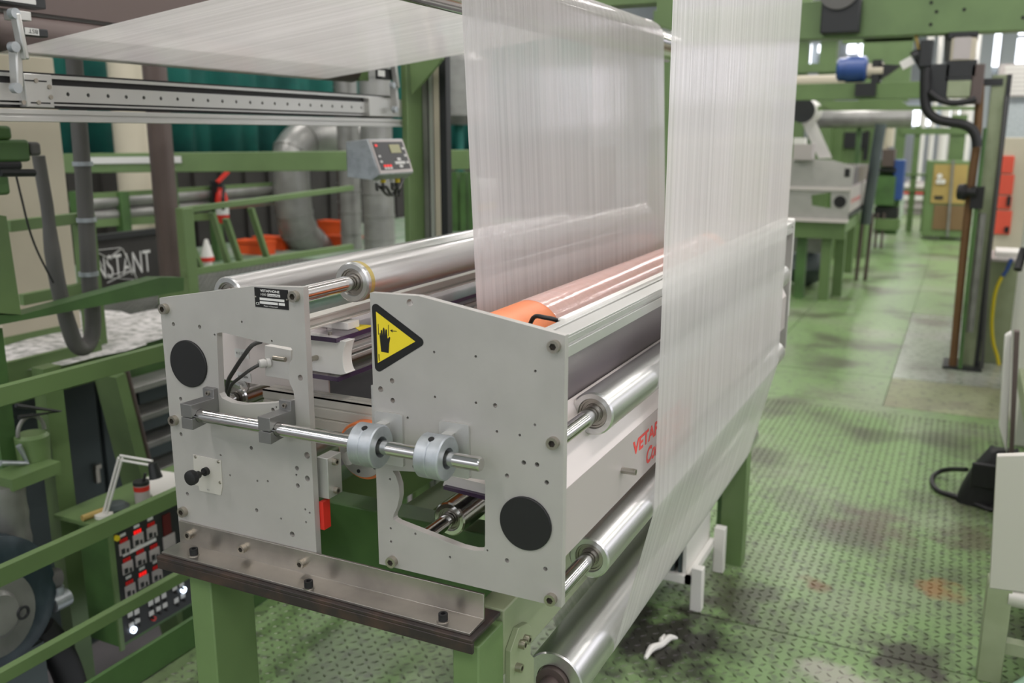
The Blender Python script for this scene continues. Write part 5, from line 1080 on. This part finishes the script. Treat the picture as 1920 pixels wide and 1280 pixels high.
t = thing('far_drive', 'cluster of dark machine drives between the green frames', 'machine', (P(1665, 420, 'y', 15).x, 15, 0))
for p0, p1, m in (((1642, 315), (1680, 322), 'stripe'), ((1644, 330), (1675, 385), 'green_d'), ((1640, 388), (1682, 410), 'stripe'), ((1640, 410), (1684, 432), 'green'), ((1658, 235), (1664, 280), 'cream'), ((1666, 232), (1672, 275), 'cream'), ((1655, 280), (1675, 312), 'brown'), ((1678, 300), (1690, 375), 'blue')):
    part('unit', YB(B(), 15+random.random()*.2, .4, p0, p1), M[m], t)
part('stand', YB(B(), 15.3, .2, (1650, 300), (1680, 440)), M['green_d'], t)
for a in (1646, 1657, 1668): q = P(a, 445, 'z', 0); part('leg', B().cyl((q.x, 15.05, 0), (q.x, 15.05, P(a, 400, 'y', 15).z), .02, n=8), M['brown'], t)
t = far_frame('far_rack', 'open green rack in front of pale columns at the aisle end', 18, [(1690, 235, .16), (1722, 235, .1), (1742, 300, .08), (1800, 215, .25)], [(1690, 240, 1830, 252), (1690, 325, 1745, 330), (1690, 355, 1745, 360)])
for k, (a, w, c0, c1) in enumerate(((1712, 10, 250, 420), (1730, 8, 250, 420), (1751, 14, 240, 330), (1768, 12, 240, 330), (1790, 20, 210, 320))):
    q = P(a, 420, 'y', 26); s = w*.016
    solo('pale_column', B().lathe((q.x, 26+k*.3, 0), (0, 0, 1), [(0, s*.6), (0, s*.5), (4.2, s*.5), (4.2, 0)], 16), M['white'], 'pale upright column at the far end of the aisle', 'column', (q.x, 26+k*.3, 0), group='pale columns at the aisle end')
t = thing('far_bench', 'white low benches with red stripe beyond the green rack', 'bench', (-.6, 22, 0))
for c0, c1, m in ((345, 352, 'white'), (360, 364, 'redtext'), (366, 376, 'white'), (384, 392, 'panel')): part('shelf', YB(B(), 22, .5, (1694, c0), (1750, c1)), M[m], t)
part('stand', YB(B(), 22.1, .3, (1700, 340), (1745, 425)), M['panel'], t)
t = thing('far_press', 'grey press with bright lamp behind the pale post', 'machine', (3, 20, 0))
for p0, p1, m in (((1868, 195), (1925, 260), 'zinc'), ((1875, 120), (1925, 180), 'panel'), ((1880, 225), (1925, 258), 'duct')): part('unit', YB(B(), 20+random.random(), .8, p0, p1), M[m], t)
part('stand', YB(B(), 20.3, .5, (1868, 255), (1925, 420)), M['panel'], t)
for k in range(7): part('slat', YB(B(), 19.9, .05, (1885, 124+k*8), (1925, 128+k*8)), M['white'], t)
# bright windows in the far wall and roof frame posts
for k, (a0, c0, a1, c1) in enumerate(((1852, 55, 1871, 125), (1890, 50, 1935, 68), (1890, 70, 1935, 122), (1590, 82, 1606, 100), (1612, 82, 1632, 120), (1535, 84, 1558, 98), (1500, 84, 1520, 130), (1770, 205, 1830, 240), (1700, 205, 1745, 235))):
    y_ = 35.9; a, c = P(a0, c0, 'y', y_), P(a1, c1, 'y', y_)
    w_ = struct('window_%d' % (k+1), B().box(a.x, c.x, y_-.03, y_, c.z, a.z), M['glow'])
    f = .06
    part('window_frame', B().slab([(a.x-f, c.z-f), (c.x+f, c.z-f), (c.x+f, a.z+f), (a.x-f, a.z+f)], [[(a.x, c.z), (c.x, c.z), (c.x, a.z), (a.x, a.z)]], (0, y_-.08, 0), XW, ZW, (0, .08, 0)), M['white'], w_)
for k, a in enumerate((1880, 1838)):
    q = P(a, 200, 'y', 33); solo('roof_column', B().box(q.x-.2, q.x+.2, 33, 33.3, 0, 6.98), M['hall'], 'pale grey roof column in front of the bright windows', 'column', (q.x, 33, 0), group='roof columns by the far windows')
